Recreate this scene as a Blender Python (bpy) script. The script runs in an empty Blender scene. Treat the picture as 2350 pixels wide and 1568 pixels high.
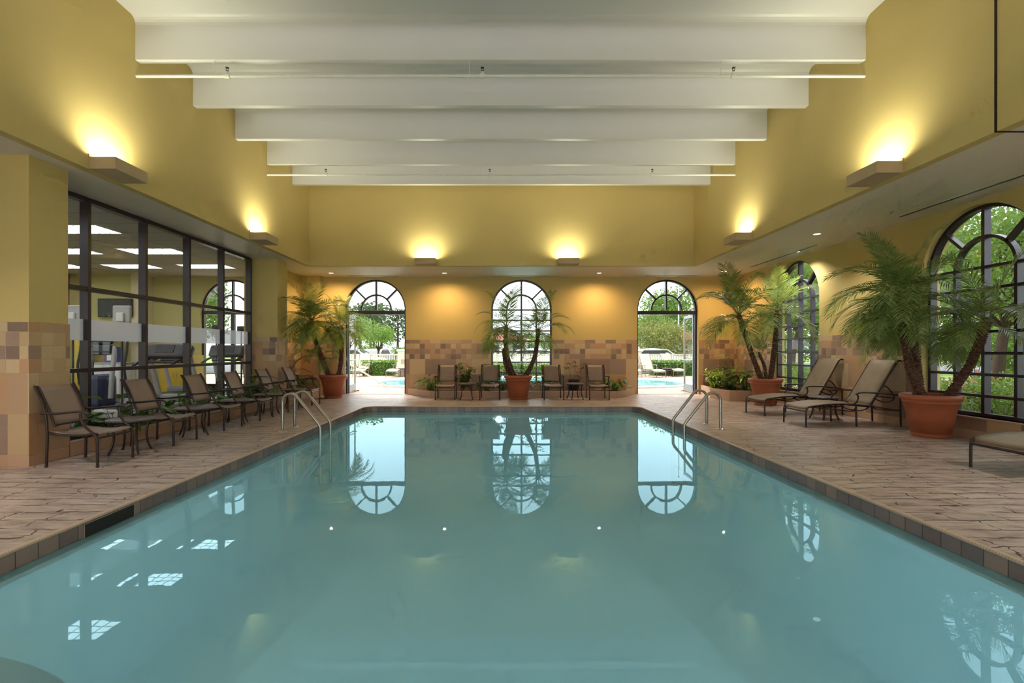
import bpy, bmesh, math, random
from mathutils import Vector, Matrix
R = math.radians
PI = math.pi
SC = bpy.context.scene
COL = SC.collection

# ---------------------------------------------------------------- node helpers
class NT:
    """tiny wrapper that writes node trees"""
    def __init__(s, name):
        s.m = bpy.data.materials.new(name); s.m.use_nodes = True
        s.t = s.m.node_tree; s.t.nodes.clear()
        s.out = s.t.nodes.new('ShaderNodeOutputMaterial')
    def n(s, kind, **kw):
        nd = s.t.nodes.new('ShaderNode' + kind)
        for k, v in kw.items():
            setattr(nd, k, v)
        return nd
    def put(s, sock, v):
        if v is None: return
        if hasattr(v, 'node') or isinstance(v, bpy.types.NodeSocket):
            s.t.links.new(v, sock)
        else:
            if isinstance(v, (tuple, list)) and len(v) == 3 and sock.type == 'RGBA':
                v = (*v, 1)
            sock.default_value = v
    def math(s, op, a, b=None, c=None, clamp=False):
        nd = s.n('Math', operation=op); nd.use_clamp = clamp
        s.put(nd.inputs[0], a); s.put(nd.inputs[1], b); s.put(nd.inputs[2], c)
        return nd.outputs[0]
    def mix(s, f, a, b, blend='MIX'):
        nd = s.n('Mix', data_type='RGBA', blend_type=blend)
        s.put(nd.inputs[0], f); s.put(nd.inputs[6], a); s.put(nd.inputs[7], b)
        return nd.outputs[2]
    def noise(s, vec, scale, detail=3, rough=.5, dist=0.0, out=0):
        nd = s.n('TexNoise')
        if vec is not None: s.put(nd.inputs['Vector'], vec)
        nd.inputs['Scale'].default_value = scale; nd.inputs['Detail'].default_value = detail
        nd.inputs['Roughness'].default_value = rough; nd.inputs['Distortion'].default_value = dist
        return nd.outputs[out]
    def ramp(s, f, stops, interp='LINEAR'):
        nd = s.n('ValToRGB'); cr = nd.color_ramp; cr.interpolation = interp
        while len(cr.elements) < len(stops): cr.elements.new(.5)
        for e, (p, c) in zip(cr.elements, stops):
            e.position = p; e.color = (*c, 1) if len(c) == 3 else c
        s.put(nd.inputs[0], f)
        return nd.outputs[0]
    def obj(s): return s.n('TexCoord').outputs['Object']
    def uv(s): return s.n('TexCoord').outputs['UV']
    def pos(s): return s.n('NewGeometry').outputs['Position']
    def xyz(s, v):
        nd = s.n('SeparateXYZ'); s.put(nd.inputs[0], v); return nd.outputs
    def comb(s, x, y, z=0.0):
        nd = s.n('CombineXYZ')
        for i, v in enumerate((x, y, z)): s.put(nd.inputs[i], v)
        return nd.outputs[0]
    def mapping(s, v, scale=(1, 1, 1), loc=(0, 0, 0)):
        nd = s.n('Mapping'); s.put(nd.inputs[0], v)
        nd.inputs['Scale'].default_value = scale; nd.inputs['Location'].default_value = loc
        return nd.outputs[0]
    def bump(s, h, strength=.3, dist=.01):
        nd = s.n('Bump'); s.put(nd.inputs['Height'], h)
        nd.inputs['Strength'].default_value = strength; nd.inputs['Distance'].default_value = dist
        return nd.outputs[0]
    def pbsdf(s, color, rough=.5, metal=0.0, normal=None, spec=.5, **kw):
        b = s.n('BsdfPrincipled')
        s.put(b.inputs['Base Color'], color); s.put(b.inputs['Roughness'], rough)
        s.put(b.inputs['Metallic'], metal); s.put(b.inputs['Specular IOR Level'], spec)
        if normal is not None: s.put(b.inputs['Normal'], normal)
        for k, v in kw.items(): s.put(b.inputs[k.replace('_', ' ')], v)
        return b.outputs[0]
    def done(s, shader):
        s.t.links.new(shader, s.out.inputs[0]); return s.m

def srgb(r, g, b):
    f = lambda c: (c / 255 / 12.92) if c / 255 <= .04045 else ((c / 255 + .055) / 1.055) ** 2.4
    return (f(r), f(g), f(b))

def simple(name, col, rough=.5, metal=0.0, vary=.12, scale=6.0, spec=.5, bump=0.0, bscale=60, **kw):
    t = NT(name); o = t.obj()
    f = t.noise(o, scale)
    c = t.mix(f, tuple(x * (1 - vary) for x in col), tuple(min(1, x * (1 + vary)) for x in col))
    nrm = t.bump(t.noise(o, bscale), bump) if bump else None
    return t.done(t.pbsdf(c, rough, metal, nrm, spec, **kw))

M = {}
# ---------------------------------------------------------------- mesh builder
class MB:
    def __init__(s): s.v = []; s.f = []; s.mi = []; s.sm = []; s.cur = 0; s.smooth = False; s.uvs = None
    def add(s, vs, fs, smooth=None):
        b = len(s.v); s.v.extend([tuple(v) for v in vs])
        for f in fs:
            s.f.append([i + b for i in f]); s.mi.append(s.cur); s.sm.append(s.smooth if smooth is None else smooth)
    def box(s, x0, x1, y0, y1, z0, z1, mtx=None):
        vs = [Vector((x, y, z)) for x in (x0, x1) for y in (y0, y1) for z in (z0, z1)]
        if mtx is not None: vs = [mtx @ v for v in vs]
        s.add(vs, [(0, 1, 3, 2), (4, 6, 7, 5), (0, 4, 5, 1), (2, 3, 7, 6), (0, 2, 6, 4), (1, 5, 7, 3)], False)
        return s
    def bbox(s, x0, x1, y0, y1, z0, z1, b=.01, mtx=None):
        """box with all edges chamfered"""
        bm = bmesh.new(); bmesh.ops.create_cube(bm, size=1)
        for v in bm.verts:
            v.co = Vector(((x0 + x1) / 2 + v.co.x * (x1 - x0), (y0 + y1) / 2 + v.co.y * (y1 - y0), (z0 + z1) / 2 + v.co.z * (z1 - z0)))
        bmesh.ops.bevel(bm, geom=bm.edges[:] , offset=b, segments=2, affect='EDGES', profile=.5)
        s.frombm(bm, mtx); return s
    def frombm(s, bm, mtx=None, smooth=None):
        bm.verts.index_update()
        vs = [(mtx @ v.co) if mtx is not None else v.co.copy() for v in bm.verts]
        s.add(vs, [[v.index for v in f.verts] for f in bm.faces], smooth); bm.free()
    def tube(s, pts, r, seg=8, caps=True, closed=False, flat=1.0):
        pts = [Vector(p) for p in pts]; n = len(pts)
        rs = r if isinstance(r, (list, tuple)) else [r] * n
        T = []
        for i in range(n):
            a = pts[(i - 1) % n] if (i or closed) else pts[0]; b = pts[(i + 1) % n] if (i < n - 1 or closed) else pts[-1]
            t = (b - a); T.append(t.normalized() if t.length > 1e-9 else Vector((0, 0, 1)))
        up = Vector((0, 0, 1)) if abs(T[0].z) < .9 else Vector((1, 0, 0))
        nrm = (up - T[0] * up.dot(T[0])).normalized()
        vs = []
        for i in range(n):
            nrm = nrm - T[i] * nrm.dot(T[i])
            nrm = nrm.normalized() if nrm.length > 1e-6 else Vector((1, 0, 0))
            bn = T[i].cross(nrm)
            for k in range(seg):
                a = 2 * PI * k / seg
                vs.append(pts[i] + nrm * (math.cos(a) * rs[i]) + bn * (math.sin(a) * rs[i] * flat))
        fs = []
        for i in range(n if closed else n - 1):
            j = (i + 1) % n
            for k in range(seg):
                l = (k + 1) % seg
                fs.append((i * seg + k, i * seg + l, j * seg + l, j * seg + k))
        s.add(vs, fs, True)
        if caps and not closed:
            s.add(vs[:seg], [tuple(range(seg))[::-1]], False); s.add(vs[-seg:], [tuple(range(seg))], False)
        return s
    def lathe(s, prof, seg=32, c=(0, 0, 0), smooth=True, a0=0, a1=2 * PI):
        c = Vector(c); full = abs(a1 - a0 - 2 * PI) < 1e-6; n = seg if full else seg + 1
        vs = [c + Vector((r * math.cos(a0 + (a1 - a0) * k / seg), r * math.sin(a0 + (a1 - a0) * k / seg), z)) for (r, z) in prof for k in range(n)]
        fs = []
        for i in range(len(prof) - 1):
            for k in range(seg):
                l = (k + 1) % n
                fs.append((i * n + k, i * n + l, (i + 1) * n + l, (i + 1) * n + k))
        s.add(vs, fs, smooth); return s
    def grid(s, rows, smooth=True):
        """rows: list of equally long lists of points"""
        n = len(rows[0]); vs = [p for r in rows for p in r]
        fs = [(i * n + k, i * n + k + 1, (i + 1) * n + k + 1, (i + 1) * n + k) for i in range(len(rows) - 1) for k in range(n - 1)]
        s.add(vs, fs, smooth); return s
    def build(s, name, mats, parent=None, solid=0.0, loc=None, rot=None, bevel=0.0):
        me = bpy.data.meshes.new(name)
        me.from_pydata([tuple(v) for v in s.v], [], s.f)
        if not isinstance(mats, (list, tuple)): mats = [mats]
        for m in mats: me.materials.append(m)
        me.polygons.foreach_set('material_index', s.mi)
        me.polygons.foreach_set('use_smooth', s.sm)
        if s.uvs:
            uvl = me.uv_layers.new(name='UVMap')
            flat = [c for f in s.uvs for uv in f for c in uv]
            uvl.data.foreach_set('uv', flat)
        me.update()
        o = bpy.data.objects.new(name, me); COL.objects.link(o)
        if parent is not None: o.parent = parent
        if loc: o.location = loc
        if rot is not None: o.rotation_euler = (0, 0, rot)
        if solid:
            md = o.modifiers.new('Solidify', 'SOLIDIFY'); md.thickness = solid; md.offset = 0
        if bevel:
            md = o.modifiers.new('Bevel', 'BEVEL'); md.width = bevel; md.segments = 2; md.limit_method = 'ANGLE'
        return o

def tag(o, label=None, cat=None, group=None, kind=None):
    if label: o['label'] = label
    if cat: o['category'] = cat
    if group: o['group'] = group
    if kind: o['kind'] = kind
    return o
def empty(name, loc=(0, 0, 0), rz=0.0):
    o = bpy.data.objects.new(name, None); COL.objects.link(o)
    o.location = loc; o.rotation_euler = (0, 0, rz); o.empty_display_size = .1
    return o
def thing(name, label, cat, loc=(0, 0, 0), rz=0.0, group=None):
    return tag(empty(name, loc, rz), label, cat, group)
def children(o): return [c for c in bpy.data.objects if c.parent == o]
KIDS = {}
def copy_tree(o, kids):
    """kids: nested list [(child, [(grandchild, [])...])...]"""
    c = o.copy(); COL.objects.link(c)
    for ch, sub in kids:
        d = copy_tree(ch, sub); d.parent = c
    return c
def tree_of(o):
    return [(c, tree_of(c)) for c in children(o)]
def struct(o): o['kind'] = 'structure'; return o

def smooth_path(pts, n=6):
    """Catmull-Rom through the points"""
    P = [Vector(p) for p in pts]; out = []
    for i in range(len(P) - 1):
        a = P[i - 1] if i else P[0] * 2 - P[1]; b = P[i]; c = P[i + 1]; d = P[i + 2] if i + 2 < len(P) else P[-1] * 2 - P[-2]
        for k in range(n):
            t = k / n
            out.append(.5 * ((2 * b) + (c - a) * t + (2 * a - 5 * b + 4 * c - d) * t * t + (3 * b - a - 3 * c + d) * t ** 3))
    out.append(P[-1]); return out

# plate: 2D outline with holes, thickness, mapped into 3D; UV in metres
def plate(name, outer, holes, w0, w1, fn, mat, parent=None):
    bm = bmesh.new(); loops = []
    for ring in [outer] + holes:
        vs = [bm.verts.new((p[0], p[1], 0)) for p in ring]
        loops.append(vs)
        for i in range(len(vs)): bm.edges.new((vs[i], vs[(i + 1) % len(vs)]))
    bmesh.ops.triangle_fill(bm, use_beauty=True, use_dissolve=False, edges=bm.edges[:])
    bm.verts.index_update()
    P = [(v.co.x, v.co.y) for v in bm.verts]; tris = [[v.index for v in f.verts] for f in bm.faces]
    rings = [[v.index for v in vs] for vs in loops]; bm.free()
    mb = MB(); n = len(P); uvs = []
    mb.v = [fn(u, v, w0) for u, v in P] + [fn(u, v, w1) for u, v in P]
    for t in tris:
        mb.f.append(t); uvs.append([P[i] for i in t])
        mb.f.append([i + n for i in t[::-1]]); uvs.append([P[i] for i in t[::-1]])
    for r in rings:
        for i in range(len(r)):
            a, b = r[i], r[(i + 1) % len(r)]
            mb.f.append([a, b, b + n, a + n])
            horiz = abs(P[a][1] - P[b][1]) < abs(P[a][0] - P[b][0])
            d = (w1 - w0)
            if horiz: uvs.append([P[a], P[b], (P[b][0], P[b][1] + d), (P[a][0], P[a][1] + d)])
            else: uvs.append([P[a], P[b], (P[b][0] + d, P[b][1]), (P[a][0] + d, P[a][1])])
    mb.mi = [0] * len(mb.f); mb.sm = [False] * len(mb.f); mb.uvs = uvs
    o = mb.build(name, mat, parent)
    me = o.data; bm = bmesh.new(); bm.from_mesh(me); bmesh.ops.recalc_face_normals(bm, faces=bm.faces[:]); bm.to_mesh(me); bm.free()
    return o
def rect(u0, u1, v0, v1): return [(u0, v0), (u1, v0), (u1, v1), (u0, v1)]
def arch(uc, r, zs, z0, seg=28):
    return [(uc - r, z0), (uc + r, z0)] + [(uc + r * math.cos(PI * k / seg), zs + r * math.sin(PI * k / seg)) for k in range(seg + 1)]

# ---------------------------------------------------------------- dimensions (metres, deck top z = 0, camera at X = Y = 0)
CAMZ = 1.29
YB = 14.32      # end wall
XR = 6.876      # window wall
XL = -5.90      # gym glazing line
WL, WR, WB = -4.96, 4.91, 12.42   # sides of the raised ceiling well
ZS, ZC = 3.47, 5.79               # soffit, well ceiling
ZBEAM = 5.22
YN = -6.5       # wall behind the camera
ZSPR, RA = 2.505, .90             # arch springing and radius
WT = .30

cam = bpy.data.cameras.new('camera'); co = bpy.data.objects.new('camera', cam); COL.objects.link(co)
co.location = (0, 0, CAMZ); co.rotation_euler = (R(90), 0, 0)
cam.lens = 1110 / 2350 * 36; cam.sensor_width = 36; cam.shift_x = 22 / 2350; cam.shift_y = 21 / 2350
cam.clip_end = 500
SC.camera = co
SC.view_settings.view_transform = 'Standard'; SC.view_settings.look = 'None'
SC.view_settings.gamma = 1; SC.view_settings.use_curve_mapping = False
SC.view_settings.exposure = 0.25
SC.cycles.max_bounces = 6; SC.cycles.diffuse_bounces = 4; SC.cycles.glossy_bounces = 3
SC.cycles.transparent_max_bounces = 14; SC.cycles.transmission_bounces = 4
SC.cycles.caustics_reflective = False; SC.cycles.caustics_refractive = False
SC.cycles.sample_clamp_indirect = 4
SC.cycles.use_denoising = True; SC.cycles.use_adaptive_sampling = True; SC.cycles.adaptive_threshold = .09; SC.cycles.adaptive_min_samples = 12
SC.cycles.blur_glossy = 1.0

# ---------------------------------------------------------------- materials
def wall_paint(name, a, b, rough=.75):
    t = NT(name); o = t.pos()
    f = t.noise(o, 1.3, 4)
    g = t.noise(t.mapping(o, (60, 60, 3)), 1.0, 2)
    c = t.mix(f, a, b)
    h = t.noise(o, 260, 2)
    c = t.mix(t.math('MULTIPLY', g, .12), c, tuple(x * .75 for x in a))
    return t.done(t.pbsdf(c, rough, 0, t.bump(h, .12, .003), .3))
M['paint'] = wall_paint('ochre_wall_paint', (.60, .455, .170), (.66, .505, .195))
M['soffit'] = wall_paint('soffit_paint', (.76, .67, .54), (.80, .71, .58), .45)
M['gympaint'] = wall_paint('gym_paint', (.50, .46, .19), (.56, .51, .23))
M['creampaint'] = wall_paint('cream_paint', (.70, .62, .42), (.74, .66, .46))
t = NT('beam_paint'); o = t.pos()
M['beam'] = t.done(t.pbsdf(t.mix(t.noise(o, 1.1, 3), (.63, .612, .56), (.68, .66, .61)), .38, 0, t.bump(t.noise(o, 90, 2), .08, .003), .4))

def tile_material():
    t = NT('wall_tile'); x = t.xyz(t.uv()); u, v = x[0], x[1]
    a = t.math('GREATER_THAN', v, .13); b = t.math('GREATER_THAN', v, 1.04); c = t.math('GREATER_THAN', v, 1.50)
    sx = t.math('ADD', t.math('SUBTRACT', .457, t.math('MULTIPLY', b, .304)), t.math('MULTIPLY', c, .152))
    v0 = t.math('ADD', t.math('ADD', t.math('MULTIPLY', a, .13), t.math('MULTIPLY', b, .91)), t.math('MULTIPLY', c, .46))
    h = t.math('SUBTRACT', t.math('SUBTRACT', t.math('ADD', .13, t.math('MULTIPLY', a, .327)), t.math('MULTIPLY', b, .304)), t.math('MULTIPLY', c, .043))
    cu = t.math('DIVIDE', u, sx); cv = t.math('DIVIDE', t.math('SUBTRACT', v, v0), h)
    iu = t.math('FLOOR', cu); iv = t.math('ADD', t.math('FLOOR', cv), t.math('ADD', t.math('MULTIPLY', a, 10), t.math('MULTIPLY', b, 20)))
    fu = t.math('FRACT', cu); fv = t.math('FRACT', cv)
    du = t.math('MULTIPLY', t.math('MINIMUM', fu, t.math('SUBTRACT', 1, fu)), sx)
    dv = t.math('MULTIPLY', t.math('MINIMUM', fv, t.math('SUBTRACT', 1, fv)), h)
    d = t.math('MINIMUM', du, dv)
    grout = t.math('LESS_THAN', d, .0028)
    wn = t.n('TexWhiteNoise', noise_dimensions='3D'); t.put(wn.inputs['Vector'], t.comb(iu, iv, 3.7))
    val = wn.outputs['Value']
    pal = t.ramp(val, [(0, srgb(206, 180, 138)), (.22, srgb(194, 164, 124)), (.40, srgb(184, 150, 116)), (.56, srgb(154, 126, 112)),
                       (.68, srgb(142, 114, 100)), (.80, srgb(114, 92, 80)), (.89, srgb(192, 146, 106))], 'CONSTANT')
    base = t.mix(t.math('MULTIPLY', val, .5), srgb(196, 158, 130), srgb(184, 142, 116))
    col = t.mix(a, base, pal)
    n1 = t.noise(t.uv(), 9, 5, .6); n2 = t.noise(t.uv(), 60, 3)
    col = t.mix(t.math('MULTIPLY', n1, .45), col, t.mix(n2, srgb(158, 124, 98), srgb(212, 182, 144)))
    col = t.mix(grout, col, srgb(186, 152, 112))
    bmp = t.bump(t.math('ADD', t.math('MINIMUM', t.math('MULTIPLY', d, 200), 1), t.math('MULTIPLY', n2, .25)), .35, .003)
    return t.done(t.pbsdf(col, t.math('ADD', .30, t.math('MULTIPLY', n1, .25)), 0, bmp, .5))
M['tile'] = tile_material()

def deck_material(name='stamped_deck', light=1.0):
    t = NT(name); p = t.pos()
    nz = t.noise(t.mapping(p, (1.6, 3.2, 1)), 1.0, 4, .6, 0, 1)
    sub = t.n('VectorMath', operation='SUBTRACT'); t.put(sub.inputs[0], nz); sub.inputs[1].default_value = (.5, .5, .5)
    mul = t.n('VectorMath', operation='MULTIPLY'); t.put(mul.inputs[0], sub.outputs[0]); mul.inputs[1].default_value = (.42, .17, 0)
    add = t.n('VectorMath', operation='ADD'); t.put(add.inputs[0], p); t.put(add.inputs[1], mul.outputs[0])
    def brick(w, h, off, mort, vec, freq=2):
        b = t.n('TexBrick'); t.put(b.inputs['Vector'], vec); b.offset = off; b.offset_frequency = freq; b.squash = .7; b.squash_frequency = 3
        b.inputs['Scale'].default_value = 1; b.inputs['Brick Width'].default_value = w; b.inputs['Row Height'].default_value = h
        b.inputs['Mortar Size'].default_value = mort; b.inputs['Mortar Smooth'].default_value = .15; b.inputs['Bias'].default_value = 0
        b.inputs['Color1'].default_value = (0, 0, 0, 1); b.inputs['Color2'].default_value = (1, 1, 1, 1); b.inputs['Mortar'].default_value = (.5, .5, .5, 1)
        return b
    b1 = brick(.55, .175, .43, .0075, add.outputs[0])
    gaps = t.noise(t.mapping(p, (2.3, 5.5, 1)), 1.0, 3)
    crack = t.math('MULTIPLY', b1.outputs['Fac'], t.math('MULTIPLY', t.math('SUBTRACT', gaps, .34), 5, clamp=True), clamp=True)
    # secondary short chipped lines
    v2 = t.noise(t.mapping(p, (2.2, 26, 1)), 1.0, 4, .6)
    chip = t.math('MULTIPLY', t.math('SUBTRACT', v2, .585), 9, clamp=True)
    f1 = t.noise(p, .9, 5, .6); f2 = t.noise(t.mapping(p, (3, 9, 1)), 1, 5, .65)
    c = t.mix(b1.outputs['Color'], srgb(196, 180, 158), srgb(214, 200, 182))
    c = t.mix(t.math('MULTIPLY', t.math('SUBTRACT', f1, .3), 1.5, clamp=True), srgb(172, 152, 146), c)
    c = t.mix(t.math('MULTIPLY', t.math('SUBTRACT', f2, .44), 3.2, clamp=True), c, srgb(122, 104, 96))
    c = t.mix(t.math('MULTIPLY', chip, .75), c, srgb(80, 64, 54))
    c = t.mix(t.math('MULTIPLY', crack, .95), c, srgb(48, 37, 32))
    # saw-cut control joints: run along the pool 0.65 m off its edge, and every 2.4 m across
    x = t.xyz(p); ax = t.math('ABSOLUTE', x[0])
    j1 = t.math('LESS_THAN', t.math('ABSOLUTE', t.math('SUBTRACT', ax, 3.82)), .005)
    j2 = t.math('LESS_THAN', t.math('ABSOLUTE', t.math('SUBTRACT', t.math('PINGPONG', t.math('ADD', x[1], .7), 1.5), 0)), .004)
    c = t.mix(t.math('MULTIPLY', t.math('MAXIMUM', j1, t.math('MULTIPLY', j2, .0)), .75), c, srgb(206, 182, 150))
    hgt = t.math('SUBTRACT', t.math('MULTIPLY', f2, .5), t.math('ADD', crack, t.math('MULTIPLY', chip, .5)))
    rough = t.math('ADD', .20, t.math('MULTIPLY', f2, .38))
    return t.done(t.pbsdf(c, rough, 0, t.bump(hgt, .5, .006), .5))
M['deck'] = deck_material()

def band_tile():
    t = NT('waterline_tile'); x = t.xyz(t.uv()); u, v = x[0], x[1]
    cu = t.math('DIVIDE', u, .155); iu = t.math('FLOOR', cu); fu = t.math('FRACT', cu)
    iv = t.math('FLOOR', t.math('DIVIDE', v, .155))
    fv = t.math('FRACT', t.math('DIVIDE', v, .155))
    wn = t.n('TexWhiteNoise', noise_dimensions='2D'); t.put(wn.inputs['Vector'], t.comb(iu, iv))
    pal = t.ramp(wn.outputs['Value'], [(0, srgb(116, 98, 100)), (.3, srgb(134, 112, 106)), (.5, srgb(98, 88, 94)), (.7, srgb(146, 120, 108)), (.87, srgb(104, 84, 84))], 'CONSTANT')
    n1 = t.noise(t.uv(), 12, 5, .65)
    c = t.mix(t.math('MULTIPLY', n1, .6), pal, srgb(154, 126, 112))
    g = t.math('MAXIMUM', t.math('LESS_THAN', t.math('MINIMUM', fu, t.math('SUBTRACT', 1, fu)), .022), t.math('LESS_THAN', fv, .02))
    c = t.mix(g, c, srgb(70, 56, 50))
    # water's green tint and reflection painted into the lowest part of the tile
    low = t.math('MULTIPLY', t.math('SUBTRACT', -.118, t.math('ADD', t.xyz(t.pos())[2], t.math('MULTIPLY', t.math('SUBTRACT', n1, .5), .03))), 60, clamp=True)
    c = t.mix(t.math('MULTIPLY', low, .75), c, srgb(40, 74, 58))
    return t.done(t.pbsdf(c, .3, 0, t.bump(n1, .15, .003), .5))
M['band'] = band_tile()
def lip_material():
    t = NT('coping_lip'); x = t.xyz(t.uv())
    f = t.math('FRACT', t.math('DIVIDE', x[0], .02))
    g = t.math('LESS_THAN', f, .16)
    n1 = t.noise(t.uv(), 8, 4)
    c = t.mix(n1, srgb(208, 182, 156), srgb(184, 158, 136)); c = t.mix(t.math('MULTIPLY', g, .6), c, srgb(112, 88, 72))
    return t.done(t.pbsdf(c, .4, 0, t.bump(g, -.3, .004), .4))
M['lip'] = lip_material()
t = NT('pool_plaster')
M['plaster'] = t.done(t.pbsdf(t.mix(t.noise(t.pos(), .7, 4), (.42, .73, .83), (.46, .77, .87)), .7, 0, None, .2))

def water_material(name, body, tint, murk, bstr):
    t = NT(name); p = t.pos()
    n1 = t.noise(t.mapping(p, (1, .8, 1)), 2.2, 2, .5); n2 = t.noise(p, 9, 2, .5)
    h = t.math('ADD', n1, t.math('MULTIPLY', n2, .12))
    nm = t.bump(h, bstr, .02)
    fr = t.n('Fresnel'); bf = t.n('NewGeometry').outputs['Backfacing']; t.put(fr.inputs['IOR'], t.math('ADD', 1.333, t.math('MULTIPLY', bf, .75 - 1.333))); t.put(fr.inputs['Normal'], nm)
    gl = t.n('BsdfGlossy'); gl.inputs['Roughness'].default_value = 0.0; gl.inputs['Color'].default_value = (.60, .90, 1.0, 1); t.put(gl.inputs['Normal'], nm)
    tr = t.n('BsdfTransparent'); tr.inputs['Color'].default_value = (*tint, 1)
    df = t.n('BsdfDiffuse'); df.inputs['Color'].default_value = (*body, 1)
    m1 = t.n('MixShader'); m1.inputs[0].default_value = murk; t.t.links.new(tr.outputs[0], m1.inputs[1]); t.t.links.new(df.outputs[0], m1.inputs[2])
    m2 = t.n('MixShader'); t.t.links.new(fr.outputs[0], m2.inputs[0]); t.t.links.new(m1.outputs[0], m2.inputs[1]); t.t.links.new(gl.outputs[0], m2.inputs[2])
    return t.done(m2.outputs[0])
M['water'] = water_material('pool_water', (.37, .69, .80), (.84, .97, .985), .42, .03)
M['outwater'] = water_material('outdoor_pool_water', (.35, .72, .72), (.75, .95, .95), .5, .2)

def glass_material(name, tint=(.93, .96, .95), ior=1.45, frost=0.0):
    t = NT(name)
    tr = t.n('BsdfTransparent'); tr.inputs['Color'].default_value = (*tint, 1)
    gl = t.n('BsdfGlossy'); gl.inputs['Roughness'].default_value = 0.0
    fr = t.n('Fresnel'); bf = t.n('NewGeometry').outputs['Backfacing']
    t.put(fr.inputs['IOR'], t.math('ADD', ior, t.math('MULTIPLY', bf, 1 / ior - ior)))
    m1 = t.n('MixShader'); t.t.links.new(fr.outputs[0], m1.inputs[0]); t.t.links.new(tr.outputs[0], m1.inputs[1]); t.t.links.new(gl.outputs[0], m1.inputs[2])
    if not frost: return t.done(m1.outputs[0])
    df = t.n('BsdfTranslucent'); df.inputs[0].default_value = (.9, .9, .98, 1); d2 = t.n('BsdfDiffuse'); d2.inputs[0].default_value = (.84, .85, .94, 1)
    a = t.n('MixShader'); a.inputs[0].default_value = .6; t.t.links.new(df.outputs[0], a.inputs[1]); t.t.links.new(d2.outputs[0], a.inputs[2])
    m2 = t.n('MixShader'); m2.inputs[0].default_value = frost; t.t.links.new(m1.outputs[0], m2.inputs[1]); t.t.links.new(a.outputs[0], m2.inputs[2])
    return t.done(m2.outputs[0])
M['glass'] = glass_material('window_glass')
M['frost'] = glass_material('frosted_film', frost=.86)
M['frame'] = simple('plum_bronze_frame', (.026, .014, .024), .30, 0, .2, 8, .6)
M['alu'] = simple('door_aluminium', (.34, .38, .42), .3, .6, .1)
M['steel'] = simple('rail_steel', (.42, .38, .32), .28, .9, .08, 20)
M['chrome'] = simple('chrome', (.75, .75, .75), .12, 1.0, .04)
M['bronze'] = simple('bronze_tube', (.050, .032, .028), .3, .55, .15, 20)
M['black'] = simple('black_plastic', (.018, .018, .020), .4)
M['dark'] = simple('dark_grey', (.05, .05, .055), .4)
M['pipe'] = simple('painted_pipe', (.72, .70, .60), .4)
M['white'] = simple('white_paint', (.8, .8, .78), .5, 0, .04)
M['red'] = simple('red_paint', (.5, .04, .03), .4)
M['soil'] = simple('potting_soil', (.035, .022, .015), .9, 0, .5, 30, .2, .8, 90)
M['terra'] = simple('terracotta_pot', (.42, .120, .055), .42, 0, .10, 5, .45, .1, 40)
M['trim'] = simple('planter_tile', (.55, .36, .24), .45, 0, .16, 3, .4)

def sling(name, a, b):
    t = NT(name); o = t.obj()
    w = t.n('TexWave', wave_type='BANDS', bands_direction='Z'); t.put(w.inputs['Vector'], o); w.inputs['Scale'].default_value = 60
    w2 = t.n('TexWave', wave_type='BANDS', bands_direction='Y'); t.put(w2.inputs['Vector'], o); w2.inputs['Scale'].default_value = 60
    f = t.noise(o, 7, 3)
    c = t.mix(f, a, b)
    c = t.mix(t.math('MULTIPLY', t.math('MULTIPLY', w.outputs[1], w2.outputs[1]), .25), c, tuple(x * .6 for x in a))
    return t.done(t.pbsdf(c, .5, 0, t.bump(t.noise(o, 5, 2), .25, .02), .45))
M['sling'] = sling('taupe_sling', srgb(132, 112, 100), srgb(150, 128, 116))
M['lounge_sling'] = sling('olive_taupe_sling', srgb(122, 108, 90), srgb(144, 128, 108))

def emit(name, col, s):
    t = NT(name); e = t.n('Emission'); e.inputs[0].default_value = (*col, 1); e.inputs[1].default_value = s
    return t.done(e.outputs[0])
M['tube'] = emit('fluorescent_tube', (1, .98, .85), 9)
M['wedge'] = simple('orange_wedge', (.5, .20, .06), .6)
M['halo'] = emit('downlight_lamp', (1, .9, .72), 2.5)
# ================================================================ THE ROOM
fnB = lambda u, v, w: (u, YB + w, v)
fnR = lambda u, v, w: (XR + w, u, v)
DOORX = (-3.767, 4.895); MIDX = .568; GYMX = -8.05
RWY = (11.40, 7.03, 2.66, -1.71)
ZW0 = .33        # sill of the arched windows
def wallrect(u0, u1, v0, v1, step=None): return rect(u0, u1, v0, v1)

back_holes = [arch(GYMX, RA, ZSPR, .004), arch(DOORX[0], RA, ZSPR, .004), arch(MIDX, RA, ZSPR, ZW0), arch(DOORX[1], RA, ZSPR, .004)]
wb = struct(plate('wall_back', rect(-14.0, XR + WT, -.1, ZS + .02), back_holes, 0.0, WT, fnB, M['paint']))
# tile cladding on the end wall, 12 mm proud, between the openings
def clad(name, segs, fn, parent, z1=1.61, w=-.012):
    for (a, b, z0, zt) in segs:
        plate(name, rect(a, b, z0, zt), [], w, 0.0, fn, M['tile'], parent)
clad('tile_wainscot', [(-5.3, DOORX[0] - RA, 0, 1.61), (DOORX[0] + RA, MIDX - RA, 0, 1.61), (MIDX - RA, MIDX + RA, 0, ZW0), (MIDX + RA, DOORX[1] - RA, 0, 1.61), (DOORX[1] + RA, XR, 0, 1.61)], fnB, wb)
wr = struct(plate('wall_right', rect(YN, YB + .01, -.1, ZS + .02), [arch(y, RA, ZSPR, ZW0) for y in RWY], 0.0, WT, fnR, M['paint']))
sg = []
ys = [YN] + [q for y in sorted(RWY) for q in (y - RA, y + RA)] + [YB]
for i in range(0, len(ys), 2): sg.append((ys[i], ys[i + 1], 0, 1.61))
for y in RWY: sg.append((y - RA, y + RA, 0, ZW0))
clad('tile_wainscot', sg, fnR, wr)
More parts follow.
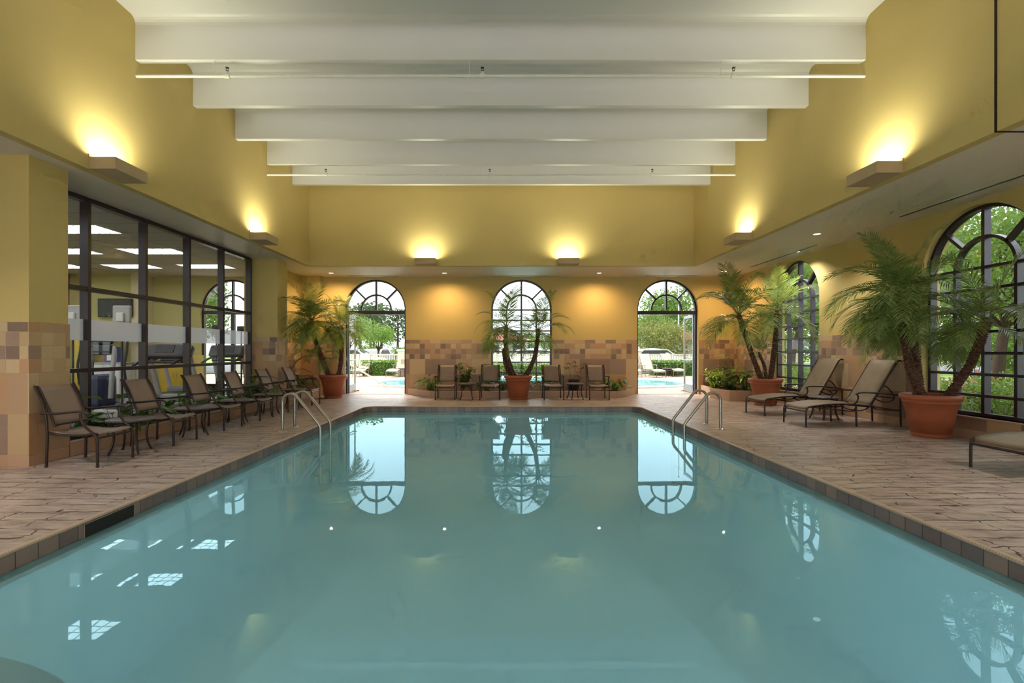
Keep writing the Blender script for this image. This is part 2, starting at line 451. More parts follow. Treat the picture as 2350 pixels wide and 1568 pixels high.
# the low tiled ledge under the window sills of the window wall
mbl = MB()
for y in RWY: mbl.box(XR - .05, XR + .16, y - RA, y + RA, ZW0 - .02, ZW0)
s_ = mbl.build('sill_ledge', M['trim'], wr)
# wall behind the camera with four tall openings for daylight
wn_ = struct(plate('wall_front', rect(-14.0, XR + WT, -.1, ZS + .02), [rect(-5.2, -2.9, .4, 3.1), rect(-2.3, .2, .4, 3.1), rect(.8, 3.3, .4, 3.1), rect(3.9, 6.2, .4, 3.1)], -WT, 0, lambda u, v, w: (u, YN + w, v), M['paint']))
# left side: columns in the glazing line, header above, wall by the end wall
cmb = MB()
def column(name, x0, x1, y0, y1, label=None):
    o = MB().box(x0, x1, y0, y1, -.05, ZS + .01).build(name, M['paint'])
    struct(o)
    for nm, fn, a, b in (('tile_wainscot', lambda u, v, w: (x1 - w, u, v), y0 - .012, y1 + .012), ('tile_wainscot', lambda u, v, w: (u, y0 + w, v), x0, x1)):
        plate(nm, rect(a, b, 0, 1.61), [], -.012, 0, fn, M['tile'], o)
    return o
column('wall_left_column', -6.10, -5.262, 5.375, 5.86)
column('wall_left_column', -6.10, -5.312, 11.42, 11.93)
column('wall_left_column', -6.10, -5.262, -1.0, -.5)
o = struct(MB().box(-6.10, XL + .02, 11.9, YB, -.1, ZS).build('wall_left', M['paint']))
plate('tile_wainscot', rect(11.93, 14.08, 0, 1.61), [], -.012, 0, lambda u, v, w: (XL + .02 - w, u, v), M['tile'], o)
o = struct(MB().box(XL, -5.32, 14.09, YB + .01, -.1, ZS).build('wall_left_corner', M['paint']))
plate('tile_wainscot', rect(XL + .02, -5.308, 0, 1.61), [], -.012, 0, lambda u, v, w: (u, 14.09 + w, v), M['tile'], o)
plate('tile_wainscot', rect(14.08, YB, 0, 1.61), [], -.012, 0, lambda u, v, w: (-5.32 - w, u, v), M['tile'], o)
o = struct(MB().box(-6.10, XL, YN, -1.0, -.1, ZS).build('wall_left_near', M['paint']))

# ceiling: flat soffit ring, raised well and deep white beams
mb = MB()
for (x0, x1, y0, y1) in ((-6.1, WL - .12, YN, YB + .1), (WR + .12, XR + .1, YN, YB + .1), (WL - .12, WR + .12, WB + .12, YB + .1), (WL - .12, WR + .12, YN, -4.12)):
    mb.box(x0, x1, y0, y1, ZS, ZS + .12)
ceil = struct(mb.build('ceiling', M['soffit']))
for nm, bx in (('wall_left_upper', (WL - .12, WL, -4.12, WB + .12)), ('wall_right_upper', (WR, WR + .12, -4.12, WB + .12)), ('wall_back_upper', (WL, WR, WB, WB + .12)), ('wall_front_upper', (WL, WR, -4.12, -4.0))):
    struct(MB().box(*bx, ZS, ZC + .1).build(nm, M['paint']))
# expansion joint on the window side
struct(MB().box(WR - .004, WR + .002, 4.80, 4.825, ZS - .003, ZC).box(WR, XR, 4.80, 4.825, ZS - .004, ZS + .001).build('trim_1', M['soil']))
wc = struct(MB().box(WL - .1, WR + .1, -4.1, WB + .1, ZC, ZC + .1).build('ceiling_upper', M['beam']))
for k in range(-6, 5):
    y1 = 6.63 + 1.22 * k; y0 = y1 - .10
    m = MB(); 
    # beam profile with a coved top corner on the camera side
    pr = [(y0, ZBEAM), (y1, ZBEAM), (y1, ZC + .01), (y0 - .16, ZC + .01)] + [(y0 - .16 + .16 * math.sin(a * PI / 12), ZC - .16 * (1 - math.cos(a * PI / 12))) for a in range(1, 7)]
    pr = [(y0, ZBEAM), (y1, ZBEAM), (y1, ZC)] + [(y0 - .10 + .10 * math.sin(PI / 2 * a / 5), ZC - .10 * (1 - math.cos(PI / 2 * a / 5))) for a in range(0, 6)]
    n = len(pr); vs = [(WL + .001, y, z) for y, z in pr] + [(WR - .001, y, z) for y, z in pr]
    m.add(vs, [tuple(range(n))[::-1], tuple(range(n, 2 * n))] + [(i, (i + 1) % n, (i + 1) % n + n, i + n) for i in range(n)], False)
    b_ = m.build('beam', M['beam'], wc, bevel=.008)

# deck with the pool cut out
PX, PY0, PY1, PR = 3.165, .55, 11.20, .28
def rounded(x0, x1, y0, y1, r, seg=8):
    out = []
    for cx, cy, a in ((x1 - r, y0 + r, -PI / 2), (x1 - r, y1 - r, 0), (x0 + r, y1 - r, PI / 2), (x0 + r, y0 + r, PI)):
        for k in range(seg + 1):
            t_ = a + PI / 2 * k / seg; out.append((cx + r * math.cos(t_), cy + r * math.sin(t_)))
    return out
ring = rounded(-PX, PX, PY0, PY1, PR)
fl = struct(plate('floor', rect(-5.98, XR + WT, YN, YB + WT), [ring], 0.0, -.12, lambda u, v, w: (u, v, w), M['deck']))
pool = thing('swimming_pool', 'large indoor swimming pool of still teal water framed by stone coping', 'pool')
def ringpath(off, sub=.0): return rounded(-PX + off, PX - off, PY0 + off, PY1 - off, PR - off)
def sweep_ring(name, prof, mat, parent):
    """prof: list of (inset, z); UV u = length along the ring"""
    base = ringpath(0); n = len(base); L = [0]
    for i in range(n): L.append(L[-1] + (Vector(base[(i + 1) % n]) - Vector(base[i])).length)
    m = MB(); m.uvs = []
    rows = [[(x, y, z) for x, y in ringpath(off)] for off, z in prof]
    k = len(prof); vl = [0]
    for j in range(1, k): vl.append(vl[-1] - math.hypot(prof[j][0] - prof[j - 1][0], prof[j][1] - prof[j - 1][1]))
    vs = [p for r in rows for p in r]; fs = []
    for j in range(k - 1):
        for i in range(n):
            i2 = (i + 1) % n
            fs.append((j * n + i, j * n + i2, (j + 1) * n + i2, (j + 1) * n + i))
            m.uvs.append([(L[i], vl[j]), (L[i + 1], vl[j]), (L[i + 1], vl[j + 1]), (L[i], vl[j + 1])])
    m.add(vs, fs, True)
    return m.build(name, mat, parent)
lipp = [(-.035, .001), (-.022, .005), (0.0, .006)] + [(.012 * math.sin(a * PI / 8), -.006 + .012 * math.cos(a * PI / 8)) for a in range(1, 8)] + [(.0, -.020)]
sweep_ring('coping', lipp, M['lip'], pool)
sweep_ring('waterline_tile', [(.0, -.016), (.001, -.205)], M['band'], pool)
# plaster basin, deeper towards the end wall
base = ringpath(.0); n = len(base)
m = MB(); vs = [(x, y, -.20) for x, y in base] + [(x, y, -1.15 - .9 * (y - PY0) / (PY1 - PY0)) for x, y in base]
m.add(vs, [(i, (i + 1) % n, (i + 1) % n + n, i + n) for i in range(n)] + [tuple(range(n, 2 * n))], False)
basin = m.build('basin', M['plaster'], pool)
# entry steps, quarter-round, in the corner by the camera
m = MB()
for r_, z in ((2.07, -.355), (1.60, -.26),):
    m.lathe([(0.001, z), (r_, z), (r_, z - .9)], 24, (-PX + .02, PY0 + .02, 0), False, 0, PI / 2)
m.build('entry_step', M['plaster'], pool)
M['step'] = simple('step_edge_tile', (.035, .07, .06), .5)
m = MB(); m.lathe([(1.94, -.350), (2.07, -.350), (2.073, -.40)], 24, (-PX + .02, PY0 + .02, 0), False, 0, PI / 2)
m.build('step_edge', M['step'], pool)
m = MB(); m.add([(x, y, -.13) for x, y in ringpath(.0)], [tuple(range(n))], False)
water = m.build('water', M['water'], pool)
# skimmer mouth in the coping tile of the left side
M['void'] = simple('skimmer_dark', (.012, .010, .008), .7)
m = MB(); m.box(-PX - .30, -PX + .003, 3.66, 4.15, -.145, -.028)
m.build('skimmer_mouth', M['void'], pool)
m = MB(); m.box(-PX - .002, -PX + .006, 3.652, 3.66, -.15, -.03).box(-PX - .002, -PX + .006, 4.15, 4.158, -.15, -.03).box(-PX - .002, -PX + .008, 3.645, 4.165, -.028, -.020)
m.build('skimmer_frame', M['lip'], pool)
# underwater lamp in the far wall
m = MB(); m.lathe([(.001, 0), (.055, 0), (.07, .02), (.08, .02), (.08, -.01)], 24)
for i, v in enumerate(m.v): m.v[i] = (v[0] - .08, PY1 - .005 - v[2], v[1] - .30)
M['poollamp'] = emit('pool_lamp', (.75, 1, .95), 3)
m.build('pool_lamp', M['poollamp'], pool)

# ---------------------------------------------------------------- glazing
def bar(mb, p0, p1, wid, w0, w1, fn):
    a, b = Vector((*p0, 0)), Vector((*p1, 0)); d = (b - a).normalized(); q = Vector((-d.y, d.x, 0)) * wid / 2
    c = [a - q, b - q, b + q, a + q]
    vs = [fn(p.x, p.y, w0) for p in c] + [fn(p.x, p.y, w1) for p in c]
    mb.add(vs, [(0, 1, 2, 3), (7, 6, 5, 4)] + [(i, i + 4, (i + 1) % 4 + 4, (i + 1) % 4) for i in range(4)], False)
def arcbar(mb, uc, vc, r, a0, a1, wid, w0, w1, fn, seg=24):
    rows = []
    for k in range(seg + 1):
        a = a0 + (a1 - a0) * k / seg; c, s = math.cos(a), math.sin(a)
        ri, ro = r - wid / 2, r + wid / 2
        rows.append([fn(uc + q * c, vc + q * s, w) for q, w in ((ri, w0), (ro, w0), (ro, w1), (ri, w1), (ri, w0))])
    mb.grid(rows, False)
def arch_top(mb, uc, fn, w0, w1, fw=.05):
    arcbar(mb, uc, ZSPR, RA - fw / 2, 0, PI, fw, w0, w1, fn, 32)
    arcbar(mb, uc, ZSPR, .445, 0, PI, .045, w0 + .01, w1 - .01, fn)
    bar(mb, (uc, ZSPR), (uc, ZSPR + RA - .01), .05, w0 + .005, w1 - .005, fn)
    for a in (PI / 4, 3 * PI / 4):
        c, s = math.cos(a), math.sin(a)
        bar(mb, (uc + .44 * c, ZSPR + .44 * s), (uc + (RA - .02) * c, ZSPR + (RA - .02) * s), .045, w0 + .01, w1 - .01, fn)
def glass_sheet(name, outline, w, fn, parent, mat=None):
    m = MB(); m.add([fn(u, v, w) for u, v in outline], [tuple(range(len(outline)))], False)
    return m.build(name, mat or M['glass'], parent)
wcount = [0]
def arched_window(uc, fn, w0=.10, w1=.21):
    wcount[0] += 1
    e = struct(empty('window_%d' % wcount[0], fn(uc, ZW0, w0)))
    loc = Vector(e.location); f2 = lambda u, v, w: tuple(Vector(fn(u, v, w)) - loc)
    m = MB(); arch_top(m, uc, f2, w0, w1)
    for s in (-1, 1):
        bar(m, (uc + s * (RA - .025), ZW0), (uc + s * (RA - .025), ZSPR), .05, w0, w1, f2)
        bar(m, (uc + s * .445, ZW0), (uc + s * .445, ZSPR), .045, w0 + .01, w1 - .01, f2)
    bar(m, (uc, ZW0), (uc, ZSPR), .05, w0 + .005, w1 - .005, f2)
    z = ZSPR
    while z > ZW0 + .1:
        bar(m, (uc - RA + .02, z), (uc + RA - .02, z), .04, w0 + .012, w1 - .012, f2); z -= .3125
    bar(m, (uc - RA, ZW0 + .025), (uc + RA, ZW0 + .025), .05, w0, w1, f2)
    m.build('window_frame', M['frame'], e)
    glass_sheet('glass_pane', arch(uc, RA - .01, ZSPR, ZW0), (w0 + w1) / 2, f2, e)
    return e
arched_window(MIDX, fnB)
for y in RWY: arched_window(y, fnR)
dcount = [0]
def arched_door(uc, fn, leaves, w0=.10, w1=.21, zh=2.425):
    dcount[0] += 1
    e = struct(empty('door_%d' % dcount[0], fn(uc, 0, w0)))
    loc = Vector(e.location); f2 = lambda u, v, w: tuple(Vector(fn(u, v, w)) - loc)
    m = MB(); arch_top(m, uc, f2, w0, w1)
    for s in (-1, 1): bar(m, (uc + s * (RA - .025), 0), (uc + s * (RA - .025), ZSPR), .05, w0, w1, f2)
    bar(m, (uc - RA, zh), (uc + RA, zh), .11, w0 - .01, w1, f2)
    m.build('door_frame', M['frame'], e)
    fan = [(uc - RA + .03, ZSPR), (uc + RA - .03, ZSPR)] + arch(uc, RA - .02, ZSPR, ZSPR)[2:]
    glass_sheet('glass_pane', fan, (w0 + w1) / 2, f2, e)
    for s, ang in leaves:
        hinge = Vector(f2(uc + s * (RA - .05), 0, w1)); L = .84
        lf = empty('door_leaf', hinge); lf.parent = e
        a = R(ang); d = Vector((math.cos(a), math.sin(a), 0)); nrm = Vector((-d.y, d.x, 0))
        g = lambda u, v, w: tuple(d * u + nrm * w + Vector((0, 0, v)))
        q = MB()
        bar(q, (.03, .01), (.03, 2.37), .06, -.02, .02, g); bar(q, (L - .03, .01), (L - .03, 2.37), .06, -.02, .02, g)
        bar(q, (0, .13), (L, .13), .24, -.02, .02, g); bar(q, (0, 2.33), (L, 2.33), .08, -.02, .02, g)
        fo = q.build('leaf_frame', M['alu'], lf)
        q = MB(); q.add([g(.05, .24, 0), g(L - .05, .24, 0), g(L - .05, 2.3, 0), g(.05, 2.3, 0)], [(0, 1, 2, 3)]); q.build('glass_pane', M['glass'], lf)
        q = MB()
        for w in (-.06, .06):
            q.tube([g(.08, 1.0, w * .3), g(.10, 1.0, w), g(L - .10, 1.0, w), g(L - .08, 1.0, w * .3)], .014, 8)
        q.build('push_bar', M['alu'], lf)
    return e
arched_door(DOORX[0], fnB, [(-1, 94), (1, 88)])
arched_door(DOORX[1], fnB, [(1, 88), (-1, 92)])
# threshold strips
for x in DOORX: struct(MB().box(x - RA, x + RA, YB + .02, YB + .30, .0, .012).build('trim_%d' % (2 if x < 0 else 3), M['alu']))
# gym glazing along the left side
fnG = lambda u, v, w: (XL - w, u, v)
e = struct(empty('window_6', (XL, 8.6, 0))); loc = Vector(e.location); f2 = lambda u, v, w: tuple(Vector(fnG(u, v, w)) - loc)
m = MB()
gy = [-.5] + [6.89 + 1.108 * k for k in range(-6, 5)]
for y in gy[1:]: bar(m, (y, .15), (y, 3.44), .055, -.02, .10, f2)
for z, w_ in ((3.43, .06), (2.168, .06), (1.012, .055), (.20, .08)): bar(m, (-.5, z), (gy[-1], z), w_, -.015, .095, f2)
m.build('window_frame', M['frame'], e)
for i in range(len(gy) - 1):
    glass_sheet('glass_pane', rect(gy[i] + .03, gy[i + 1] - .03, .2, 3.42), .05, f2, e)
    m = MB(); bmx = rect(gy[i] + .03, gy[i + 1] - .03, 1.435, 1.735)
    m.add([f2(u, v, .046) for u, v in bmx], [(0, 1, 2, 3)]); m.build('frosted_band', M['frost'], e)
struct(MB().box(-6.02, XL + .03, -.5, 11.42, -.05, .16).build('baseboard_left', M['trim']))

# gym and its own shell
M['gymfloor'] = simple('gym_carpet', (.06, .06, .065), .95, 0, .25, 14)
struct(MB().box(-14, -5.98, -1, YB, -.12, 0).build('floor_gym', M['gymfloor']))
def ceiling_tiles():
    t = NT('acoustic_ceiling'); x = t.xyz(t.pos())
    fy = t.math('FRACT', t.math('DIVIDE', t.math('ADD', x[1], .04), .64)); fx = t.math('FRACT', t.math('DIVIDE', t.math('ADD', x[0], 7.05), 1.28))
    g = t.math('MAXIMUM', t.math('LESS_THAN', fy, .03), t.math('LESS_THAN', fx, .014))
    c = t.mix(g, (.62, .56, .50), (.30, .26, .22))
    return t.done(t.pbsdf(c, .9, 0, t.bump(t.noise(t.pos(), 120, 2), .2, .003)))
M['acoustic'] = ceiling_tiles()
struct(MB().box(-14, -6.1, -1, YB, ZS, ZS + .12).build('ceiling_gym', M['acoustic']))
struct(MB().box(-10.6, -10.35, 13.8, YB, 0, ZS).build('wall_gym_return', M['creampaint']))
struct(MB().box(-12.35, -10.6, 13.8, YB, 0, ZS).build('wall_gym_back', M['gympaint']))
struct(plate('wall_gym_end', rect(-10.4, -6.1, 0, ZS), [arch(GYMX, RA, ZSPR, .004)], -.015, -.002, fnB, M['gympaint']))
M['orange'] = simple('rust_paint', (.36, .13, .07), .7, 0, .1)
# far side wall of the gym with an arched opening onto the daylight
struct(plate('wall_gym_left', rect(-1, 13.8, 0, ZS), [arch(12.4, .9, 2.3, .5), arch(9.6, .9, 2.3, .5), arch(6.8, .9, 2.3, .5), arch(4, .9, 2.3, .5)], 0, .25, lambda u, v, w: (-12.35 - w, u, v), M['orange']))
for y in (12.4, 9.6, 6.8, 4):
    wcount[0] = max(wcount[0], 6) + 1
    e = struct(empty('window_%d' % wcount[0], (-12.45, y, .5)))
    f3 = lambda u, v, w: (-w, u - y, v - .5)
    m = MB(); arcbar(m, y, 2.3, .86, 0, PI, .07, 0, .1, f3); arcbar(m, y, 2.3, .43, 0, PI, .05, 0, .1, f3)
    for s in (-1, 0, 1): bar(m, (y + s * .86, .5), (y + s * .86, 2.3 + (.86 if s == 0 else 0)), .06, 0, .1, f3)
    for z in (.55, 1.4, 2.3): bar(m, (y - .86, z), (y + .86, z), .06, 0, .1, f3)
    for a in (PI / 4, 3 * PI / 4): bar(m, (y + .43 * math.cos(a), 2.3 + .43 * math.sin(a)), (y + .86 * math.cos(a), 2.3 + .86 * math.sin(a)), .05, 0, .1, f3)
    m.build('window_frame', M['orange'], e)
    glass_sheet('glass_pane', arch(y, .88, 2.3, .5), .05, f3, e)
arched_g = arched_door(GYMX, fnB, [], .10, .2)
# inner posts of the gym's arched end door
m = MB(); f4 = lambda u, v, w: (u - GYMX, w, v)
for u in (-.4, .4): bar(m, (GYMX + u, 0), (GYMX + u, 2.38), .07, 0, .09, f4)
bar(m, (GYMX, 0), (GYMX, 2.38), .10, 0, .09, f4); bar(m, (GYMX - RA, .15), (GYMX + RA, .15), .3, 0.01, .08, f4)
m.build('door_stile', M['frame'], arched_g)
q = glass_sheet('glass_pane', rect(GYMX - RA + .05, GYMX + RA - .05, .3, 2.38), .05, f4, arched_g)
q.name = 'glass_pane'

# ---------------------------------------------------------------- light fittings
def area(name, loc, sx, sy, power, col, parent=None, rot=(0, 0, 0), spread=None, spec=1.0):
    l = bpy.data.lights.new(name, 'AREA'); l.shape = 'RECTANGLE'; l.size = sx; l.size_y = sy; l.energy = power; l.color = col
    l.specular_factor = spec
    if spread: l.spread = spread
    o = bpy.data.objects.new(name, l); COL.objects.link(o); o.location = loc; o.rotation_euler = rot
    if parent: o.parent = parent
    return o
M['sconce'] = wall_paint('sconce_plaster', (.46, .34, .19), (.52, .39, .23))
LIGHT = dict(bay=5, sconce=33, down=54, gym=18, sky=2.7, sun=3.4, flood=20, rear=100)
SCN = {}
def sconce(label, loc, rz):
    """local: back on x=0 plane, depth +x, width along y"""
    e = thing('wall_sconce', label, 'wall light', loc, rz, None)
    W, Dp, H, th = .52, .33, .143, .02
    m = MB(); m.box(0, Dp, -W / 2, W / 2, 0, th).box(Dp - th, Dp, -W / 2, W / 2, th, H)
    m.box(0, Dp - th, -W / 2, -W / 2 + th, th, H).box(0, Dp - th, W / 2 - th, W / 2, th, H)
    m.build('housing', M['sconce'], e)
    m = MB(); m.tube([(Dp / 2, -W / 2 + .06, .06), (Dp / 2, W / 2 - .06, .06)], .014, 8); m.build('lamp_tube', M['tube'], e)
    m = MB(); m.box(0, .012, -W / 2 - .0, W / 2 + .0, H, H + .035); m.build('back_plate', M['sconce'], e)
    area('sconce_light', (Dp / 2, 0, .085), Dp - .08, W - .1, LIGHT['sconce'], (1.0, 1.0, .78), e, (0, R(205), 0))
    return e
sconce('plaster box uplight nearest the camera on the upper wall above the gym glazing', (WL, 6.05, ZS), 0)
sconce('plaster box uplight farther along the upper wall above the gym glazing', (WL, 9.74, ZS), 0)
sconce('plaster box uplight nearest the camera on the window side upper wall', (WR, 6.18, ZS), PI)
sconce('plaster box uplight farther along the window side upper wall', (WR, 9.76, ZS), PI)
sconce('plaster box uplight on the end wall, on the gym side of the middle window', (-1.94, WB, ZS), -PI / 2)
sconce('plaster box uplight on the end wall, on the palm corner side of the middle window', (1.667, WB, ZS), -PI / 2)
sconce('plaster box uplight above the gym glazing behind the camera', (WL, 2.37, ZS), 0)
sconce('plaster box uplight on the window side wall behind the camera', (WR, 2.5, ZS), PI)

area('pool_lamp_light', (0, PY0 + .03, -.62), 2.4, .25, 42, (.86, .97, 1.0), pool, (R(80), 0, 0))  # unseen fill light added in the near pool wall to brighten the water
# unseen fill lights added between the beams, with no fittings
for k in range(-5, 5):
    y = 6.63 + 1.22 * k - .61 + .25
    a = area('bay_light', (-.02, y, ZC - .05), 9.2, .30, LIGHT['bay'], (.96, .98, 1.0))
area('bay_light', (-.02, 11.95, ZC - .05), 9.2, .30, LIGHT['bay'] * .6, (1.0, .97, .84))

# unseen fill light added behind the camera, housed in a wide trough
e = thing('uplight_trough', 'long white light trough across the well wall behind the camera', 'wall light', (0, -3.99, 3.9))
MB().box(-4.5, 4.5, 0, .25, -.05, 0).box(-4.5, 4.5, .0, .02, 0, 1.3).box(-4.52, -4.5, 0, .25, -.05, 1.3).box(4.5, 4.52, 0, .25, -.05, 1.3).build('trough_housing', M['white'], e)
area('trough_light', (0, .2, .65), 8.9, 1.2, LIGHT['flood'], (.96, .98, 1.0), e, (R(100), 0, 0))
def downlight(label, x, y, p=1.0, warm=False):
    e = thing('recessed_downlight', label, 'ceiling light', (x, y, ZS), 0, None)
    m = MB(); m.lathe([(.062, -.002), (.085, -.006), (.09, .0)], 24); m.build('trim_ring', M['white'], e)
    m = MB(); m.lathe([(.001, -.001), (.062, -.001)], 24); m.build('lamp_disc', M['halo'], e)
    l = bpy.data.lights.new('downlight_beam', 'SPOT'); l.energy = LIGHT['down'] * p * (2.4 if warm else 4); l.color = (1, .66, .34) if warm else (1, .94, .86); l.spot_size = R(165 if warm else 130); l.spot_blend = 1; l.shadow_soft_size = .03
    o = bpy.data.objects.new('downlight_beam', l); COL.objects.link(o); o.parent = e; o.location = (0, 0, -.02)
cy = lambda py: (ZS - CAMZ) * 1110 / (805 - py)
downlight('round ceiling downlight over the loungers by the far arched window', (1875 - 1153) * cy(537.5) / 1110, cy(537.5), .6)
downlight('round ceiling downlight close to the far end of the window wall', (1828 - 1153) * cy(578) / 1110, cy(578), .6)
for yy, wd in ((3.2, 'nearest the frame edge'), (.2, 'level with the camera'), (-3, 'well behind the camera')): downlight('round ceiling downlight over the window side deck, ' + wd, 5.9, yy); downlight('round ceiling downlight over the gym side deck, ' + wd, -5.4, yy)  # unseen downlights added to brighten the deck
for px, lb in ((1375, 'round ceiling downlight between the middle window and the door by the palms'), (1020, 'round ceiling downlight between the middle window and the door beside the gym'), (760, 'round ceiling downlight above the palm beside the gym door')):
    downlight(lb, (px - 1153) * cy(627) / 1110, cy(627), 1.0, True)
downlight('round ceiling downlight above the corner plants', 6.1, 13.3, 1.0, True)
def slot(label, x0, x1, y0, y1):
    e = thing('slot_diffuser', label, 'air vent', ((x0 + x1) / 2, (y0 + y1) / 2, ZS)); hx, hy = (x1 - x0) / 2, (y1 - y0) / 2
    m = MB(); m.box(-hx, hx, -hy, hy, -.006, 0.0); m.build('diffuser_frame', M['pipe'], e)
    m = MB()
    for s in (-.5, .0, .5):
        if hx > hy: m.box(-hx + .02, hx - .02, s * hy - .006, s * hy + .006, -.008, -.005)
        else: m.box(s * hx - .006, s * hx + .006, -hy + .02, hy - .02, -.008, -.005)
    m.build('diffuser_slot', M['dark'], e)
slot('long ceiling air slot over the near arched window', 6.42, 6.50, cy(404) - .45, cy(498) + 0)
slot('long ceiling air slot over the far arched window', 6.42, 6.50, 9.9, 12.6)
for i, x in enumerate((DOORX[0], MIDX, DOORX[1])):
    slot('long ceiling air slot above ' + ('the open door beside the gym', 'the middle arched window', 'the open door by the window wall')[i], x - .75, x + .75, 14.02, 14.10)

# sprinkler pipes
def sprinkler_pipe(label, y, z, xs, hx):
    e = thing('sprinkler_pipe', label, 'pipe', (0, y, z)); 
    MB().tube([(WL + .002, 0, 0), (WR - .002, 0, 0)], .021, 10).build('pipe_run', M['pipe'], e)
    for x in xs:
        m = MB(); m.tube([(x - .035, 0, 0), (x + .035, 0, 0)], .032, 10).tube([(x, 0, .01), (x, 0, .06)], .018, 8)
        f = m.build('pipe_fitting', M['pipe'], e)
        m = MB(); m.tube([(x, 0, .058), (x, 0, .075)], .016, 6)
        m.tube([(x - .013, 0, .072), (x - .017, 0, .09), (x - .004, 0, .108)], .004, 5).tube([(x + .013, 0, .072), (x + .017, 0, .09), (x + .004, 0, .108)], .004, 5)
        m.lathe([(.001, .112), (.024, .112), (.024, .116), (.001, .116)], 12, (x, 0, 0)); m.build('sprinkler_head', M['black'], e)
    for x in hx:
        m = MB(); m.tube([(x, 0, 0.0), (x, 0, ZBEAM + .0 - z + .30)], .004, 5).tube([(x - .026 * math.cos(a), 0, .026 * math.sin(a)) for a in [k * PI / 6 for k in range(12)]], .004, 5, closed=True)
        m.build('hanger_rod', M['pipe'], e)
sprinkler_pipe('white sprinkler pipe hung below the beam nearest the camera', 6.554, 5.01, ((521 - 1153) * .0059, (1107 - 1153) * .0059, (1684 - 1153) * .0059), (-3.9, -.45, 2.96))
sprinkler_pipe('white sprinkler pipe hung under the beams near the end wall', 10.2, 5.0, ((748 - 1153) * .00919, (1124 - 1153) * .00919, (1497 - 1153) * .00919), (-3.88, -.45, 3.0))
# small wall conduits and a rust mark by the loungers (wall hook)
e = thing('wall_hook', 'small brown hook on the tile between the two loungers', 'hook', (XR - .012, 8.75, 1.19))
MB().bbox(-.012, 0, -.02, .02, -.05, .05, .004).build('hook_plate', M['trim'], e)
MB().tube([(-.01, 0, .02), (-.04, 0, .0), (-.045, 0, -.04), (-.03, 0, -.06)], .006, 6).build('hook_arm', M['trim'], e)

# fill lights added behind the camera; then daylight: overcast sky, portals at every opening
for x0, x1 in ((-5.2, -2.9), (-2.3, .2), (.8, 3.3), (3.9, 6.2)):
    area('window_daylight', ((x0 + x1) / 2, YN - .12, 1.75), x1 - x0, 2.7, LIGHT['rear'] / 4, (.93, .97, 1.0), None, (R(90), 0, 0))
w = bpy.data.worlds.new('overcast'); SC.world = w; w.use_nodes = True
nt_ = w.node_tree; nt_.nodes.clear()
wo = nt_.nodes.new('ShaderNodeOutputWorld'); bg = nt_.nodes.new('ShaderNodeBackground')
tc = nt_.nodes.new('ShaderNodeTexCoord'); sp = nt_.nodes.new('ShaderNodeSeparateXYZ'); rm = nt_.nodes.new('ShaderNodeValToRGB')
nt_.links.new(tc.outputs['Generated'], sp.inputs[0]); nt_.links.new(sp.outputs[2], rm.inputs[0])
rm.color_ramp.elements[0].position = 0.0; rm.color_ramp.elements[0].color = (.78, .84, .88, 1)
rm.color_ramp.elements[1].position = .6; rm.color_ramp.elements[1].color = (.90, .95, 1.0, 1)
nt_.links.new(rm.outputs[0], bg.inputs[0]); bg.inputs[1].default_value = LIGHT['sky']; nt_.links.new(bg.outputs[0], wo.inputs[0])
def portal(loc, rot, sx, sy):
    o = area('daylight_portal', loc, sx, sy, 1, (1, 1, 1), None, rot); o.data.cycles.is_portal = True
for x in (GYMX, DOORX[0], MIDX, DOORX[1]): portal((x, YB + WT + .02, 1.75), (-R(90), 0, 0), 1.8, 3.4)
for y in RWY: portal((XR + WT + .02, y, 1.9), (0, R(90), 0), 3.1, 1.8)
for y in (12.4, 9.6, 6.8, 4): portal((-12.65, y, 1.85), (0, -R(90), 0), 2.8, 1.8)
sun = bpy.data.lights.new('sun', 'SUN'); sun.energy = LIGHT['sun']; sun.angle = R(9); sun.color = (1, .95, .86)
so = bpy.data.objects.new('sun', sun); COL.objects.link(so); so.rotation_euler = Vector((.30, -.50, -.80)).to_track_quat('-Z', 'Y').to_euler()
